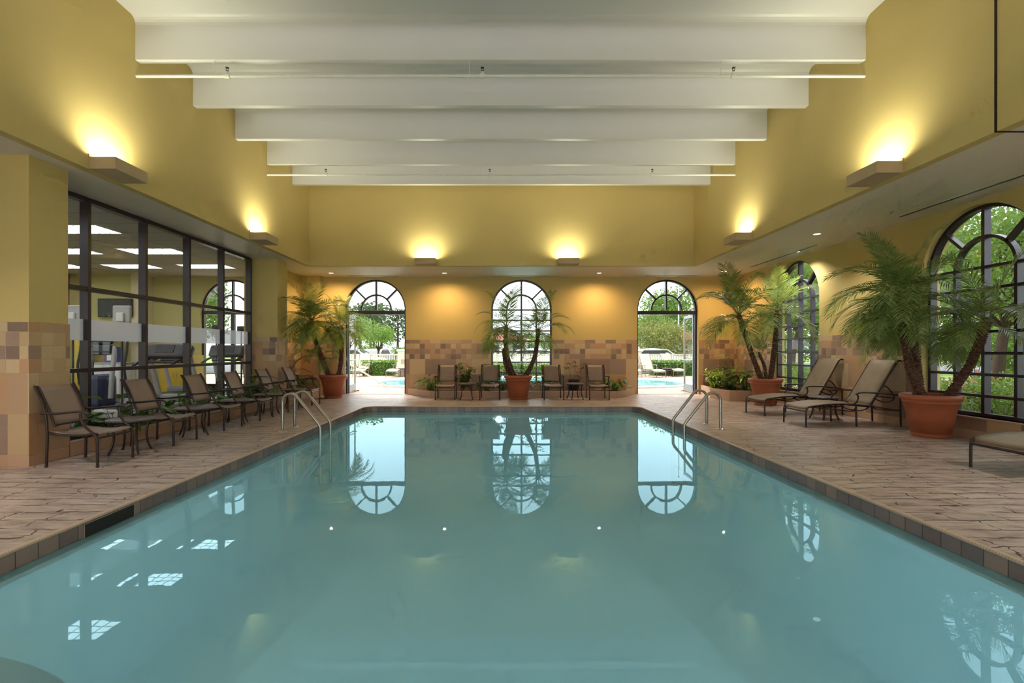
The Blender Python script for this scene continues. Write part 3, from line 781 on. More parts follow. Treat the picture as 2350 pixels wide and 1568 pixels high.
# ================================================================ FURNITURE
def make_armchair():
    e = empty('sling_armchair')
    for s in (-1, 1):
        m = MB(); m.tube(smooth_path([(-.285, s * .25, 0), (-.278, s * .25, .2), (-.276, s * .25, .38), (-.298, s * .25, .60), (-.35, s * .248, .76), (-.425, s * .245, .90)], 4), .0135, 8)
        m.lathe([(.017, 0), (.017, .018), (.001, .02)], 8, (-.285, s * .25, 0)); m.build('back_leg', M['bronze'], e)
        m = MB(); m.tube(smooth_path([(.285, s * .255, 0), (.283, s * .255, .16), (.278, s * .255, .315), (.24, s * .257, .375), (.165, s * .262, .44), (.118, s * .268, .52), (.110, s * .272, .60)], 4), .014, 8)
        m.lathe([(.017, 0), (.017, .018), (.001, .02)], 8, (.285, s * .255, 0)); m.build('front_leg', M['bronze'], e)
        m = MB(); m.tube(smooth_path([(-.33, s * .262, .598), (-.18, s * .268, .595), (0, s * .275, .612), (.12, s * .278, .622), (.185, s * .276, .605), (.192, s * .272, .588)], 4), .013, 8, flat=1.5)
        m.build('armrest', M['bronze'], e)
        m = MB(); m.tube(smooth_path([(-.27, s * .235, .375), (-.1, s * .232, .352), (.1, s * .232, .352), (.225, s * .235, .365), (.262, s * .238, .35)], 4), .013, 8)
        m.build('seat_rail', M['bronze'], e)
        m = MB(); m.tube(smooth_path([(-.418, s * .215, .895), (-.345, s * .215, .76), (-.278, s * .215, .60), (-.225, s * .215, .44)], 4), .012, 8)
        m.build('back_rail', M['bronze'], e)
    m = MB(); m.tube([(.278, -.255, .322), (.278, .255, .322)], .012, 8); m.build('front_stretcher', M['bronze'], e)
    m = MB(); m.tube([(-.276, -.25, .375), (-.276, .25, .375)], .011, 8).tube([(-.232, -.21, .46), (-.232, .21, .46)], .010, 8); m.build('rear_stretcher', M['bronze'], e)
    rows = []
    for (x, z, sag) in ((-.255, .392, .010), (-.15, .372, .022), (0, .362, .030), (.12, .366, .028), (.21, .382, .020), (.262, .382, .016), (.282, .360, .010)):
        rows.append([(x, y, z - sag * (1 - (y / .23) ** 2)) for y in [-.23 + .46 * k / 8 for k in range(9)]])
    MB().grid(rows).build('seat', M['sling'], e, solid=.006)
    rows = []
    for (x, z, sag) in ((-.418, .888, .002), (-.385, .83, .010), (-.345, .76, .018), (-.31, .68, .022), (-.278, .60, .022), (-.25, .52, .016), (-.228, .452, .006)):
        rows.append([(x - sag * (1 - (y / .212) ** 2), y, z) for y in [-.212 + .424 * k / 8 for k in range(9)]])
    MB().grid(rows).build('backrest', M['sling'], e, solid=.006)
    return e
ch0 = make_armchair(); chk = tree_of(ch0)
CH = [(-4.75, 5.59, 0, 'brown sling armchair by the gym glazing nearest the camera, beside the tiled column'),
      (-4.735, 6.79, 1, 'brown sling armchair by the gym glazing, next after the one beside the tiled column'),
      (-4.75, 8.03, -1, 'brown sling armchair of the gym glazing row whose legs stand third along the curb'),
      (-4.74, 9.13, 1, 'brown sling armchair by the gym glazing in front of the last full pane'),
      (-4.75, 10.34, 0, 'brown sling armchair in front of the far column of the gym glazing'),
      (-4.74, 11.55, 1, 'brown sling armchair last in the gym side row, beside the potted palm')]
CB = [(-1.50, 12.87, 1, 'brown sling armchair on the end wall beside the open door next to the gym'),
      (-.33, 12.90, -1, 'brown sling armchair on the end wall between the low table and the middle palm pot'),
      (1.34, 12.90, 1, 'brown sling armchair on the end wall just past the middle palm pot'),
      (2.53, 12.88, -1, 'brown sling armchair on the end wall closest to the door beside the window wall')]
first = True
for lst, base, grp in ((CH, 0, 'sling armchairs along the gym glazing'), (CB, -PI / 2, 'sling armchairs along the end wall')):
    for (x, y, dr, lb) in lst:
        o = ch0 if first else copy_tree(ch0, chk); first = False
        o.location = (x, y, 0); o.rotation_euler.z = base + R(dr); tag(o, lb, 'armchair', grp)

def make_table():
    e = empty('side_table')
    m = MB(); m.lathe([(.001, .405), (.225, .405), (.25, .402), (.256, .410), (.254, .424), (.245, .428), (.001, .426)], 36); m.build('tabletop', M['tabletop'], e)
    m = MB(); m.lathe([(.19, .385), (.205, .385), (.205, .405), (.19, .405), (.19, .385)], 32); m.build('apron_ring', M['bronze'], e)
    for k in range(4):
        a = PI / 4 + k * PI / 2; c, s = math.cos(a), math.sin(a)
        m = MB(); pts = smooth_path([(r * c, r * s, z) for r, z in ((.205, .40), (.185, .30), (.175, .20), (.195, .09), (.235, 0))], 5)
        m.tube(pts, .012, 8, flat=1.7); m.build('leg', M['bronze'], e)
    return e
t = NT('cast_tabletop'); o_ = t.obj(); vz = t.n('TexVoronoi'); t.put(vz.inputs['Vector'], o_); vz.inputs['Scale'].default_value = 45
M['tabletop'] = t.done(t.pbsdf(t.mix(vz.outputs['Distance'], srgb(92, 78, 80), srgb(122, 108, 110)), .35, .2, t.bump(vz.outputs['Distance'], .4, .004)))
tb0 = make_table(); tbk = tree_of(tb0); first = True
for (x, y, a, lb) in ((-4.735, 6.16, 12, 'round bronze side table between the two armchairs nearest the camera'), (-4.72, 7.40, 40, 'round bronze side table in front of the second gym pane gap, behind the nearest table'),
                      (-4.72, 8.56, 20, 'round bronze side table midway along the row of armchairs by the gym'), (-4.72, 9.72, 0, 'round bronze side table just behind the pool ladder rails by the gym'),
                      (-4.72, 10.93, 30, 'round bronze side table before the last armchair of the gym side row'),
                      (-.95, 12.82, 5, 'round bronze side table between the two end wall chairs nearest the gym'), (1.93, 12.86, 15, 'round bronze side table between the two end wall chairs past the middle palm'),
                      (6.07, 9.13, 10, 'round bronze side table between the two reclined loungers')):
    o = tb0 if first else copy_tree(tb0, tbk); first = False
    o.location = (x, y, 0); o.rotation_euler.z = R(a); tag(o, lb, 'side table', 'round bronze side tables')

def make_lounger():
    e = empty('sun_lounger')
    for s in (-1, 1):
        y = s * .30
        m = MB(); m.tube(smooth_path([(.0, y, 0), (.0, y, .15), (.004, y, .27), (.035, y, .325), (.10, y, .345), (.40, y, .378), (.72, y, .383), (1.12, y, .352), (1.2, y, .345)], 4), .0145, 8)
        m.build('side_rail', M['bronze'], e)
        for x in (.88, 1.66):
            m = MB(); m.tube(smooth_path([(x, y, 0), (x - .005, y, .2), (x - .012, y, .372 if x < 1 else .54)], 3), .0145, 8); m.build('leg', M['bronze'], e)
        m = MB(); m.tube(smooth_path([(.86, y * 1.03, .545), (.90, y * 1.05, .572), (1.0, y * 1.06, .580), (1.25, y * 1.06, .570), (1.5, y * 1.04, .545), (1.66, y * 1.02, .525)], 4), .014, 8, flat=1.5); m.build('armrest', M['bronze'], e)
        m = MB(); m.tube(smooth_path([(.88, y * 1.03, .555), (.905, y * 1.02, .50), (.88, y, .42), (.80, y, .37)], 4), .013, 8); m.build('arm_support', M['bronze'], e)
        m = MB(); m.tube(smooth_path([(1.13, y * .94, .352), (1.17, y * .94, .40), (1.30, y * .94, .60), (1.46, y * .94, .86), (1.57, y * .94, 1.045), (1.61, y * .94, 1.10), (1.655, y * .94, 1.118), (1.69, y * .94, 1.105)], 4), .0145, 8)
        m.build('back_rail', M['bronze'], e)
        m = MB(); m.tube(smooth_path([(1.36, y * .9, .705), (1.45, y * .9, .66), (1.53, y * .9, .57), (1.57, y * .9, .48), (1.50, y * .9, .42), (1.38, y * .9, .41), (1.20, y * .9, .48)], 4), .011, 8); m.build('back_support', M['bronze'], e)
        m = MB(); m.tube(smooth_path([(.10, y * .97, .335), (.30, y * .97, .312), (.6, y * .97, .285), (.78, y * .97, .262), (.84, y * .97, .275), (.875, y * .97, .34)], 4), .010, 8)
        m.tube(smooth_path([(.62, y * .9, .37), (.74, y * .9, .30), (.95, y * .9, .27), (1.08, y * .9, .30), (1.13, y * .9, .36)], 4), .010, 8); m.build('under_brace', M['bronze'], e)
        m = MB(); m.tube([(1.14, y, .352), (1.20, y, .30), (1.655, y, .265)], .013, 8); m.build('rear_rail', M['bronze'], e)
    m = MB(); m.tube([(.0, -.30, .262), (.0, .30, .262)], .0135, 8); m.build('foot_bar', M['bronze'], e)
    m = MB(); m.tube([(1.655, -.30, .27), (1.655, .30, .27)], .012, 8).tube([(1.57, -.27, .48), (1.57, .27, .48)], .010, 8); m.build('rear_bar', M['bronze'], e)
    rows = []
    for i, (x, z) in enumerate([(.012, .30), (.03, .335), (.08, .352), (.2, .368), (.4, .388), (.6, .395), (.8, .390), (1.0, .372), (1.14, .358)]):
        sag = .012 if i < 2 else .03
        rows.append([(x, y, z - sag * (1 - (y / .285) ** 2)) for y in [-.285 + .57 * k / 8 for k in range(9)]])
    MB().grid(rows).build('seat', M['lounge_sling'], e, solid=.006)
    rows = []
    for i, (x, z) in enumerate([(1.135, .375), (1.18, .435), (1.25, .54), (1.35, .70), (1.46, .875), (1.56, 1.04), (1.605, 1.108), (1.65, 1.13), (1.69, 1.115)]):
        sag = .012 if i in (0, 7, 8) else .03
        rows.append([(x + sag * (1 - (y / .27) ** 2), y, z - .3 * sag * (1 - (y / .27) ** 2)) for y in [-.27 + .54 * k / 8 for k in range(9)]])
    MB().grid(rows).build('backrest', M['lounge_sling'], e, solid=.006)
    return e
lg0 = make_lounger(); lgk = tree_of(lg0); first = True
for (x, y, a, lb) in ((5.12, 9.80, 6, 'taupe sling sun lounger farthest from the camera, beside the far arched window'),
                      (5.11, 8.46, 2.5, 'taupe sling sun lounger with raised back standing behind the largest potted palm'),
                      (5.19, 5.06, 0, 'olive sling sun lounger by the near arched window, only its foot end showing')):
    o = lg0 if first else copy_tree(lg0, lgk); first = False
    o.location = (x, y, 0); o.rotation_euler.z = R(a); tag(o, lb, 'sun lounger', 'sling sun loungers on the window side')

# pool ladders: two bent grab rails each, flanges on the deck, treads under water
def ladder(label, s, y0, y1, xf, xp):
    e = thing('pool_ladder', label, 'pool ladder', (s * xf, (y0 + y1) / 2, 0))
    for y in (y0, y1):
        yy = y - (y0 + y1) / 2
        path = [(0, 0), (0, .40)]
        r = .13; cx = .13
        for k in range(0, 10):
            a = PI - k * (PI * .72) / 9; path.append((cx + r * math.cos(a), .47 + r * math.sin(a)))
        path += [(xf - xp - .025, .12), (xf - xp - .006, .085), (xf - xp, .05), (xf - xp, -1.05)]
        pts = [(-s * a, yy, b) for a, b in path]
        m = MB(); m.tube(pts, .024, 12); m.build('grab_rail', M['steel'], e)
        m = MB(); m.lathe([(.026, .022), (.034, .018), (.062, .008), (.066, .001), (.066, 0)], 20, (0, yy, 0)); m.build('flange', M['steel'], e)
    for z in (-.42, -.72, -1.0):
        x = -s * (xf - xp); m = MB(); m.bbox(min(x, x + s * .10), max(x, x + s * .10), (y0 - y1) / 2 + .02, (y1 - y0) / 2 - .02, z, z + .025, .006); m.build('tread', M['steel'], e)
ladder('bent steel pool ladder on the gym side of the pool', -1, 7.70, 8.15, 3.50, 2.90)
ladder('bent steel pool ladder on the window side of the pool', 1, 7.92, 8.45, 3.57, 2.98)

# planters: tiled curbs with soil
def curb(name, label, pts, h=.175, th=.10, soil_poly=None):
    e = thing(name, label, 'planter', (pts[0][0], pts[0][1], 0)); ox, oy = pts[0][:2]
    P = [Vector((x - ox, y - oy)) for x, y in pts]; n = len(P); inn = []
    for i in range(n):
        d1 = (P[i] - P[i - 1]).normalized() if i else (P[1] - P[0]).normalized()
        d2 = (P[i + 1] - P[i]).normalized() if i < n - 1 else d1
        q1 = Vector((-d1.y, d1.x)); q2 = Vector((-d2.y, d2.x)); b = (q1 + q2).normalized(); b = b / max(.3, b.dot(q1))
        inn.append(P[i] + b * th)
    rows = [[(p.x, p.y, 0) for p in P], [(p.x, p.y, h) for p in P], [(p.x, p.y, h) for p in inn], [(p.x, p.y, .02) for p in inn]]
    m = MB(); m.grid(rows, False)
    for k in (0, -1): m.add([rows[j][k] for j in range(4)], [(0, 1, 2, 3)], False)
    m.uvs = []; 
    for f in m.f:
        m.uvs.append([(m.v[i][0] + m.v[i][1], min(.125, m.v[i][2] * .7)) for i in f])
    m.build('planter_curb', M['tile'], e, bevel=.006)
    S = [(x - ox, y - oy, h - .05) for x, y in soil_poly]
    m = MB(); m.add(S, [tuple(range(len(S)))], False); m.build('soil', M['soil'], e)
    return e
curb('curb_planter', 'low tiled planter curb running under the gym glazing', [(-5.25, 5.865), (-5.25, 11.415)], soil_poly=[(-5.88, 5.865), (-5.33, 5.865), (-5.33, 11.415), (-5.88, 11.415)])
curb('curb_planter', 'low tiled planter curb with angled ends under the middle arched window', [(3.93, 14.28), (3.12, 13.30), (-2.0, 13.30), (-2.79, 14.28)][::-1], soil_poly=[(3.8, 14.28), (3.05, 13.38), (-1.95, 13.38), (-2.65, 14.28)])
curb('curb_planter', 'low tiled planter curb by the last armchair, against the gym side wall', [(-5.45, 11.94), (-5.45, 13.3), (-5.32, 14.05)], soil_poly=[(-5.86, 11.94), (-5.54, 11.94), (-5.54, 13.3), (-5.4, 14.05), (-5.86, 14.05)])
# corner planter box by the door next to the window wall, 0.38 m high
curb('corner_planter', 'raised tiled planter in the corner between the open door and the palm pot', [(5.85, 14.28), (5.90, 13.60), (5.55, 12.5), (6.86, 12.35)][0:1] + [(5.62, 13.1), (5.80, 12.35), (6.86, 12.25)], h=.27, soil_poly=[(5.9, 14.3), (5.72, 13.15), (5.9, 12.45), (6.86, 12.35), (6.86, 14.3)])
for x, lb in ((-4.78 + .06, 'small orange wedge holding the glass door beside the gym open'), (5.70, 'small orange wedge holding the glass door by the window wall open')):
    e = thing('door_wedge', lb, 'door stop', (x + (.06 if x < 0 else 0), 15.38, 0))
    m = MB(); m.add([(-.06, -.03, 0), (.1, -.03, 0), (.1, .03, 0), (-.06, .03, 0), (.1, -.03, .05), (.1, .03, .05)], [(0, 3, 2, 1), (0, 1, 4), (3, 5, 2), (1, 2, 5, 4), (0, 4, 5, 3)], False); m.build('wedge_body', M['wedge'] if 'wedge' in M else M['orange'], e)

# ================================================================ PLANTS
def leaf_mat(name, a, b, rough=.35, trans=.25):
    t = NT(name); o = t.obj(); ob = t.n('ObjectInfo')
    f = t.math('ADD', t.math('MULTIPLY', t.noise(o, 9, 3), .8), t.math('MULTIPLY', t.math('SUBTRACT', ob.outputs['Random'], .5), .5), clamp=True)
    c = t.mix(f, a, b)
    p = t.pbsdf(c, rough, 0, None, .5)
    tl = t.n('BsdfTranslucent'); t.put(tl.inputs[0], t.mix(.5, c, (.5, .6, .08, 1)))
    m = t.n('MixShader'); m.inputs[0].default_value = trans; t.t.links.new(p, m.inputs[1]); t.t.links.new(tl.outputs[0], m.inputs[2])
    return t.done(m.outputs[0])
M['frond'] = leaf_mat('palm_frond', (.12, .20, .055), (.29, .38, .125), .32, .33)
M['frond_old'] = leaf_mat('older_palm_frond', (.22, .30, .05), (.42, .40, .06), .42, .32)
M['rachis'] = simple('frond_stalk', (.20, .24, .09), .4)
M['leaf_dark'] = leaf_mat('dark_glossy_leaf', (.022, .075, .014), (.055, .15, .028), .25, .15)
M['leaf_mid'] = leaf_mat('mid_green_leaf', (.055, .16, .02), (.13, .30, .045), .3, .25)
M['leaf_lime'] = leaf_mat('lime_leaf', (.22, .38, .035), (.42, .56, .07), .35, .3)
M['stem'] = simple('green_stem', (.08, .15, .03), .5)
t = NT('palm_trunk'); o_ = t.obj()
f = t.noise(t.mapping(o_, (1, 1, 1.6)), 26, 5, .7); f2 = t.noise(o_, 90, 3)
M['ptrunk'] = t.done(t.pbsdf(t.ramp(f, [(.3, (.045, .022, .016)), (.5, (.14, .070, .045)), (.68, (.30, .19, .125))]), .85, 0, t.bump(t.math('ADD', f, t.math('MULTIPLY', f2, .4)), 1.0, .02), .2))
M['fiber'] = simple('crown_fibre', (.16, .13, .05), .9, 0, .5, 30, .1, .8, 50)

rnd = random.Random(11)
def frond_mesh(e0, bend, L, nl, seed, old=False):
    """a pinnate frond that leaves the origin along +X at elevation e0 and arches down"""
    r = random.Random(seed); m = MB(); pts = []; p = Vector((0, 0, 0)); N = 16
    side = r.uniform(-.12, .12)
    for i in range(N + 1):
        pts.append(p.copy()); t_ = i / N
        a = e0 - bend * (t_ ** 1.35); yaw = side * t_ * 1.5
        p = p + Vector((math.cos(a) * math.cos(yaw), math.cos(a) * math.sin(yaw), math.sin(a))) * (L / N)
    m.cur = 0; m.tube(pts, [.0075 * (1 - .8 * i / N) + .001 for i in range(N + 1)], 4, caps=False)
    m.cur = 1
    for k in range(nl):
        t_ = .16 + .84 * (k + .5) / nl; f = t_ * N; i = min(N - 1, int(f)); q = pts[i].lerp(pts[i + 1], f - i)
        T = (pts[i + 1] - pts[i]).normalized(); S = T.cross(Vector((0, 0, 1)))
        S = S.normalized() if S.length > .05 else Vector((0, 1, 0)); U = S.cross(T).normalized()
        ll = (.11 + .23 * math.sin(PI * min(1, (t_ * .80 + .16)) ** 1.1)) * L * r.uniform(.88, 1.1)
        for s in (-1, 1):
            if r.random() < .04: continue
            sweep = .50 + .45 * t_; ang = r.uniform(-.10, .10)
            d = (S * s * math.cos(sweep) + T * math.sin(sweep) + U * (.16 + ang)).normalized()
            wd = T * .0125 * r.uniform(.8, 1.2)
            a_ = q; b_ = q + d * ll * .5 + Vector((0, 0, -.018 * ll * 2)); c_ = q + d * ll + Vector((0, 0, -.20 * ll + r.uniform(-.02, .02)))
            n_ = d.cross(T); 
            m.add([a_ - wd * .5, a_ + wd * .5, b_ + wd, b_ - wd, c_], [(0, 1, 2, 3), (3, 2, 4)], False)
    me = m.build('frond', [M['rachis'], M['frond_old'] if old else M['frond']])
    d_ = me.data; bpy.data.objects.remove(me); return d_
FR = {}
for cls, e0, bend, L in (('up', 80, 38, 1.15), ('high', 58, 88, 1.1), ('mid', 34, 100, 1.15), ('low', 6, 88, 1.12), ('hang', -22, 66, 1.0)):
    FR[cls] = [frond_mesh(R(e0 + rnd.uniform(-6, 6)), R(bend + rnd.uniform(-8, 12)), L * rnd.uniform(.95, 1.05), 30, rnd.randint(0, 9999), False) for _ in range(3)]
FR['old'] = [frond_mesh(R(-18), R(66), .95, 40, 5, True), frond_mesh(R(5), R(95), 1.0, 40, 6, True)]

def palm(label, loc, trunks, scale=1.0, avoid=None, seed=1):
    e = thing('potted_palm', label, 'potted palm', loc, 0, None)
    r = random.Random(seed)
    m = MB(); m.lathe([(.001, .0), (.225, 0), (.235, .012), (.238, .05), (.243, .062), (.247, .062), (.285, .33), (.287, .333), (.323, .50), (.338, .505), (.345, .525), (.338, .545), (.352, .55), (.372, .575), (.377, .60), (.372, .625), (.360, .636), (.345, .632), (.338, .60), (.33, .56)], 48)
    for v in range(0): pass
    m.build('pot', M['terra'], e)
    m = MB(); m.lathe([(.001, .585), (.12, .59), (.25, .58), (.335, .57)], 24); m.build('soil', M['soil'], e)
    X0, Y0 = loc[0], loc[1]
    for ti, (pts, nf, fs, weights) in enumerate(trunks):
        P = smooth_path(pts, 6); n = len(P); m = MB(); rs = []
        for i in range(n):
            t_ = i / (n - 1); base = .060 * (1 - .22 * t_) * (.55 + .45 * scale) * (.55 if fs < .6 else 1)
            if t_ > .80: base *= 1 + .25 * (t_ - .80) / .2
            rs.append(base * (1.35 if i == 0 else 1) * r.uniform(.93, 1.07))
        m.tube(P, rs, 12)
        # old leaf-base stubs in a spiral
        for k in range(int(26 * (n / 18))):
            f = (k + .5) / (26 * (n / 18)) * (n - 1); i = min(n - 2, int(f)); q = P[i].lerp(P[i + 1], f - i); T = (P[i + 1] - P[i]).normalized()
            for j in range(5):
                a = k * 2.4 + j * 2 * PI / 5; S = T.orthogonal().normalized(); S.rotate(Matrix.Rotation(a, 3, T)); B = T.cross(S)
                rr = rs[i] * .92; tip = q + S * (rr + .020) + T * .022
                m.add([q + S * rr + B * .013 - T * .012, q + S * rr - B * .013 - T * .012, q + S * rr + T * .02, tip], [(0, 1, 3), (1, 2, 3), (2, 0, 3)], False)
        tr = m.build('trunk', M['ptrunk'], e)
        top = P[-1]; T = (P[-1] - P[-3]).normalized()
        m = MB(); m.tube([top - T * .18, top - T * .05, top + T * .06], [rs[-1] * .95, rs[-1] * 1.12, rs[-1] * .6], 10); m.build('crown_fibre', M['fiber'], tr)
        for k in range(nf):
            u = (k + .5) / nf
            cls = weights[min(len(weights) - 1, int(u * len(weights)))]
            az = k * 2.39996 + r.uniform(-.25, .25) + seed
            sc = fs * r.uniform(.86, 1.12)
            for attempt in range(12):
                reach = 1.14 * sc if cls != 'up' else .5 * sc
                wx, wy = X0 + top.x + math.cos(az) * reach, Y0 + top.y + math.sin(az) * reach
                if avoid and avoid(wx, wy): az += .55; continue
                break
            o = bpy.data.objects.new('frond', r.choice(FR[cls])); COL.objects.link(o); o.parent = tr
            o.location = top + Vector((math.cos(az) * .03, math.sin(az) * .03, .03 * (1 - 2 * u))); o.rotation_euler = (r.uniform(-.08, .08), r.uniform(-.08, .08), az); o.scale = (sc, sc, sc)
    return e
W_ = ['up', 'high', 'high', 'mid', 'mid', 'mid', 'low', 'low', 'low', 'hang', 'hang']
av_right = lambda x, y: x > 6.80
palm('largest potted palm, thick double trunk in a terracotta pot by the near arched window', (6.46, 7.30, 0), [
    ([(-.12, -.02, .56), (-.25, -.05, .78), (-.37, -.08, 1.02), (-.45, -.08, 1.45), (-.48, -.05, 1.80), (-.48, -.05, 2.10)], 36, 1.0, W_),
    ([(.08, -.14, .56), (.10, -.32, .80), (.08, -.55, 1.12), (-.06, -.82, 1.42), (-.18, -1.02, 1.66)], 22, .85, W_),
    ([(-.06, .12, .56), (-.02, .20, .95), (-.02, .26, 1.35), (.0, .28, 1.78)], 22, .9, W_)], 1, av_right, 3)
palm('potted palm with two leaning trunks and a seedling, terracotta pot before the far arched window', (6.25, 11.50, 0), [
    ([(-.10, -.05, .56), (-.22, -.06, .85), (-.38, -.08, 1.25), (-.55, -.10, 1.72), (-.68, -.10, 2.12)], 20, 1.05, ['up', 'high', 'high', 'mid', 'low', 'low', 'hang']),
    ([(.07, -.08, .56), (.08, -.15, .90), (.05, -.30, 1.35), (.0, -.46, 1.80), (-.05, -.58, 2.16)], 16, .95, ['up', 'high', 'mid', 'mid', 'low', 'low']),
    ([(-.03, -.1, .56), (-.08, -.12, .9), (-.20, -.12, 1.20)], 8, .5, ['up', 'high', 'mid'])], 1, lambda x, y: x > 6.84 or y > 14.2, 8)
palm('potted palm with yellowing fronds and curved trunks beside the open door near the gym', (-4.63, 13.25, 0), [
    ([(-.08, -.08, .56), (-.14, -.20, .85), (-.20, -.36, 1.18), (-.29, -.64, 1.68), (-.27, -.86, 2.06)], 30, .92, ['up', 'high', 'high', 'mid', 'mid', 'low', 'low', 'hang', 'old']),
    ([(.12, -.03, .56), (.20, -.03, .85), (.23, -.02, 1.35), (.21, 0, 1.92)], 22, .88, ['up', 'high', 'mid', 'mid', 'low', 'old', 'hang', 'old']),
    ([(-.12, .1, .56), (-.3, .12, .85), (-.42, .15, 1.15)], 12, .75, ['mid', 'mid', 'low', 'low'])], 1, lambda x, y: x < -5.82 or y > 14.25 or (x < -5.3 and (y > 14.0 or y < 12.0)), 5)
palm('potted palm with trunks splayed in a vee in front of the middle arched window', (.424, 12.90, 0), [
    ([(-.10, -.02, .56), (-.22, -.02, .90), (-.30, -.02, 1.20), (-.34, -.02, 1.55), (-.33, -.02, 1.92)], 24, .95, ['up', 'high', 'mid', 'mid', 'low', 'low', 'hang', 'old', 'hang']),
    ([(.14, -.02, .56), (.30, -.02, .80), (.44, -.02, 1.15), (.50, -.02, 1.50), (.53, -.02, 1.82)], 18, .9, ['up', 'high', 'high', 'mid', 'mid', 'low', 'hang']),
    ([(-.16, .06, .56), (-.33, .08, .9), (-.38, .09, 1.3)], 6, .6, ['high', 'mid'])], 1, lambda x, y: y > 14.25, 9)

# leafy planter plants: each a thing with stems and leaves
def blade(m, base, d, up, L, W, droop, fold=.25, tip=1.6):
    """one pointed leaf, 4 segments long, folded along the midrib"""
    S = d.cross(up).normalized(); N = 4; rows = []
    for i in range(N + 1):
        t_ = i / N; w = W * math.sin(PI * (t_ ** .75) * .97 + .03) ** .8 * .5 if i < N else 0.0005
        c = base + d * (L * t_) + Vector((0, 0, -droop * L * t_ * t_)) 
        rows.append([c - S * w + up * (w * fold), c, c + S * w + up * (w * fold)])
    m.grid(rows, True)
def broad_plant(name, label, loc, n, h, L, W, mat, seed, group=None, lim=None, cat='plant'):
    r = random.Random(seed); e = thing(name, label, cat, loc, 0, group); ms, ml = MB(), MB()
    for k in range(n):
        a = k * 2.4 + r.uniform(-.3, .3); tilt = r.uniform(.25, 1.15); hh = h * r.uniform(.5, 1.0) * (1.1 - .35 * tilt)
        b = Vector((0, 0, 0)) + Vector((math.cos(a), math.sin(a), 0)) * r.uniform(.0, .05)
        top = b + Vector((math.cos(a) * hh * math.tan(min(.8, tilt * .6)), math.sin(a) * hh * math.tan(min(.8, tilt * .6)), hh))
        if lim and lim(loc[0] + top.x + math.cos(a) * L * .7, loc[1] + top.y + math.sin(a) * L * .7): continue
        ms.tube([b, b.lerp(top, .55) + Vector((0, 0, hh * .08)), top], [.006, .005, .003], 4, caps=False)
        d = Vector((math.cos(a + r.uniform(-.3, .3)) * math.cos(.5 - tilt * .5), math.sin(a + r.uniform(-.3, .3)) * math.cos(.5 - tilt * .5), math.sin(.6 - tilt * .5))).normalized()
        up = (Vector((0, 0, 1)) - d * d.z).normalized()
        blade(ml, top, d, up, L * r.uniform(.8, 1.15), W * r.uniform(.85, 1.15), r.uniform(.3, .7))
    ms.build('stems', M['stem'], e); ml.build('foliage', mat, e); return e
def bushy_plant(name, label, loc, n, rx, h, L, W, mat, seed, group=None):
    r = random.Random(seed); e = thing(name, label, 'plant', loc, 0, group); ms, ml = MB(), MB()
    for k in range(12):
        a = k * 2.4; top = Vector((math.cos(a) * rx * r.uniform(.2, .8), math.sin(a) * rx * r.uniform(.2, .8), h * r.uniform(.6, 1)))
        ms.tube([(0, 0, 0), top * .5 + Vector((0, 0, .05)), top], .005, 4, caps=False)
        for j in range(n // 12):
            t_ = r.uniform(.25, 1.05); b = top * t_ + Vector((r.gauss(0, .03), r.gauss(0, .03), r.gauss(0, .03)))
            az = r.uniform(0, 2 * PI); el = r.uniform(-.4, .9); d = Vector((math.cos(az) * math.cos(el), math.sin(az) * math.cos(el), math.sin(el)))
            blade(ml, b, d, (Vector((0, 0, 1)) - d * d.z).normalized(), L * r.uniform(.7, 1.2), W * r.uniform(.8, 1.2), r.uniform(.1, .8))
    ms.build('stems', M['stem'], e); ml.build('foliage', mat, e); return e
def fan_plant(name, label, loc, stalks, mat, seed, group=None):
    """lady-palm like: thin canes each ending in a fan of narrow leaflets"""
    r = random.Random(seed); e = thing(name, label, 'plant', loc, 0, group); ms, ml = MB(), MB()
    for (dx, dy, h, sc) in stalks:
        top = Vector((dx, dy, h)); ms.tube([(dx * .2, dy * .2, 0), (dx * .5, dy * .5, h * .6), top], [.008, .007, .004], 5, caps=False)
        for q in range(2):
            az0 = r.uniform(0, 2 * PI)
            for j in range(7):
                az = az0 + (j - 3) * .42; el = r.uniform(-.1, .6); d = Vector((math.cos(az) * math.cos(el), math.sin(az) * math.cos(el), math.sin(el)))
                blade(ml, top - Vector((0, 0, q * .12)), d, (Vector((0, 0, 1)) - d * d.z).normalized(), .24 * sc * r.uniform(.8, 1.1), .035 * sc, .35)
    ms.build('stems', M['stem'], e); ml.build('foliage', mat, e); return e
limL = lambda x, y: x < -5.80 or y > 11.36
for i, (y, n, h, L, W, mt, lb) in enumerate((
    (6.95, 24, 0.55, 0.49, 0.177, 'leaf_mid', 'broad-leaved green plant behind the nearest side table'),
    (6.32, 18, 0.26, 0.33, 0.119, 'leaf_dark', 'low green plant in the curb beside the tiled column'),
    (7.65, 21, 0.29, 0.33, 0.119, 'leaf_mid', 'low green plant behind the second armchair of the gym row'),
    (8.55, 31, 0.55, 0.39, 0.169, 'leaf_mid', 'rounded glossy green plant behind the table midway along the gym row'),
    (9.55, 21, 0.38, 0.36, 0.119, 'leaf_dark', 'low dark green plant in the curb beneath the fourth gym pane'),
    (10.15, 27, 0.65, 0.43, 0.144, 'leaf_dark', 'dark leafy plant between the last two gym panes'),
    (10.75, 27, 0.74, 0.45, 0.126, 'leaf_mid', 'upright pointed green plant in front of the last gym pane'),
    (11.02, 18, 0.49, 0.39, 0.119, 'leaf_dark', 'small dark plant at the foot of the far column of the glazing'))):
    broad_plant('leafy_plant', lb, (-5.56, y, .122), n, h, L, W, M[mt], 20 + i, 'leafy plants in the planter under the gym glazing', limL)
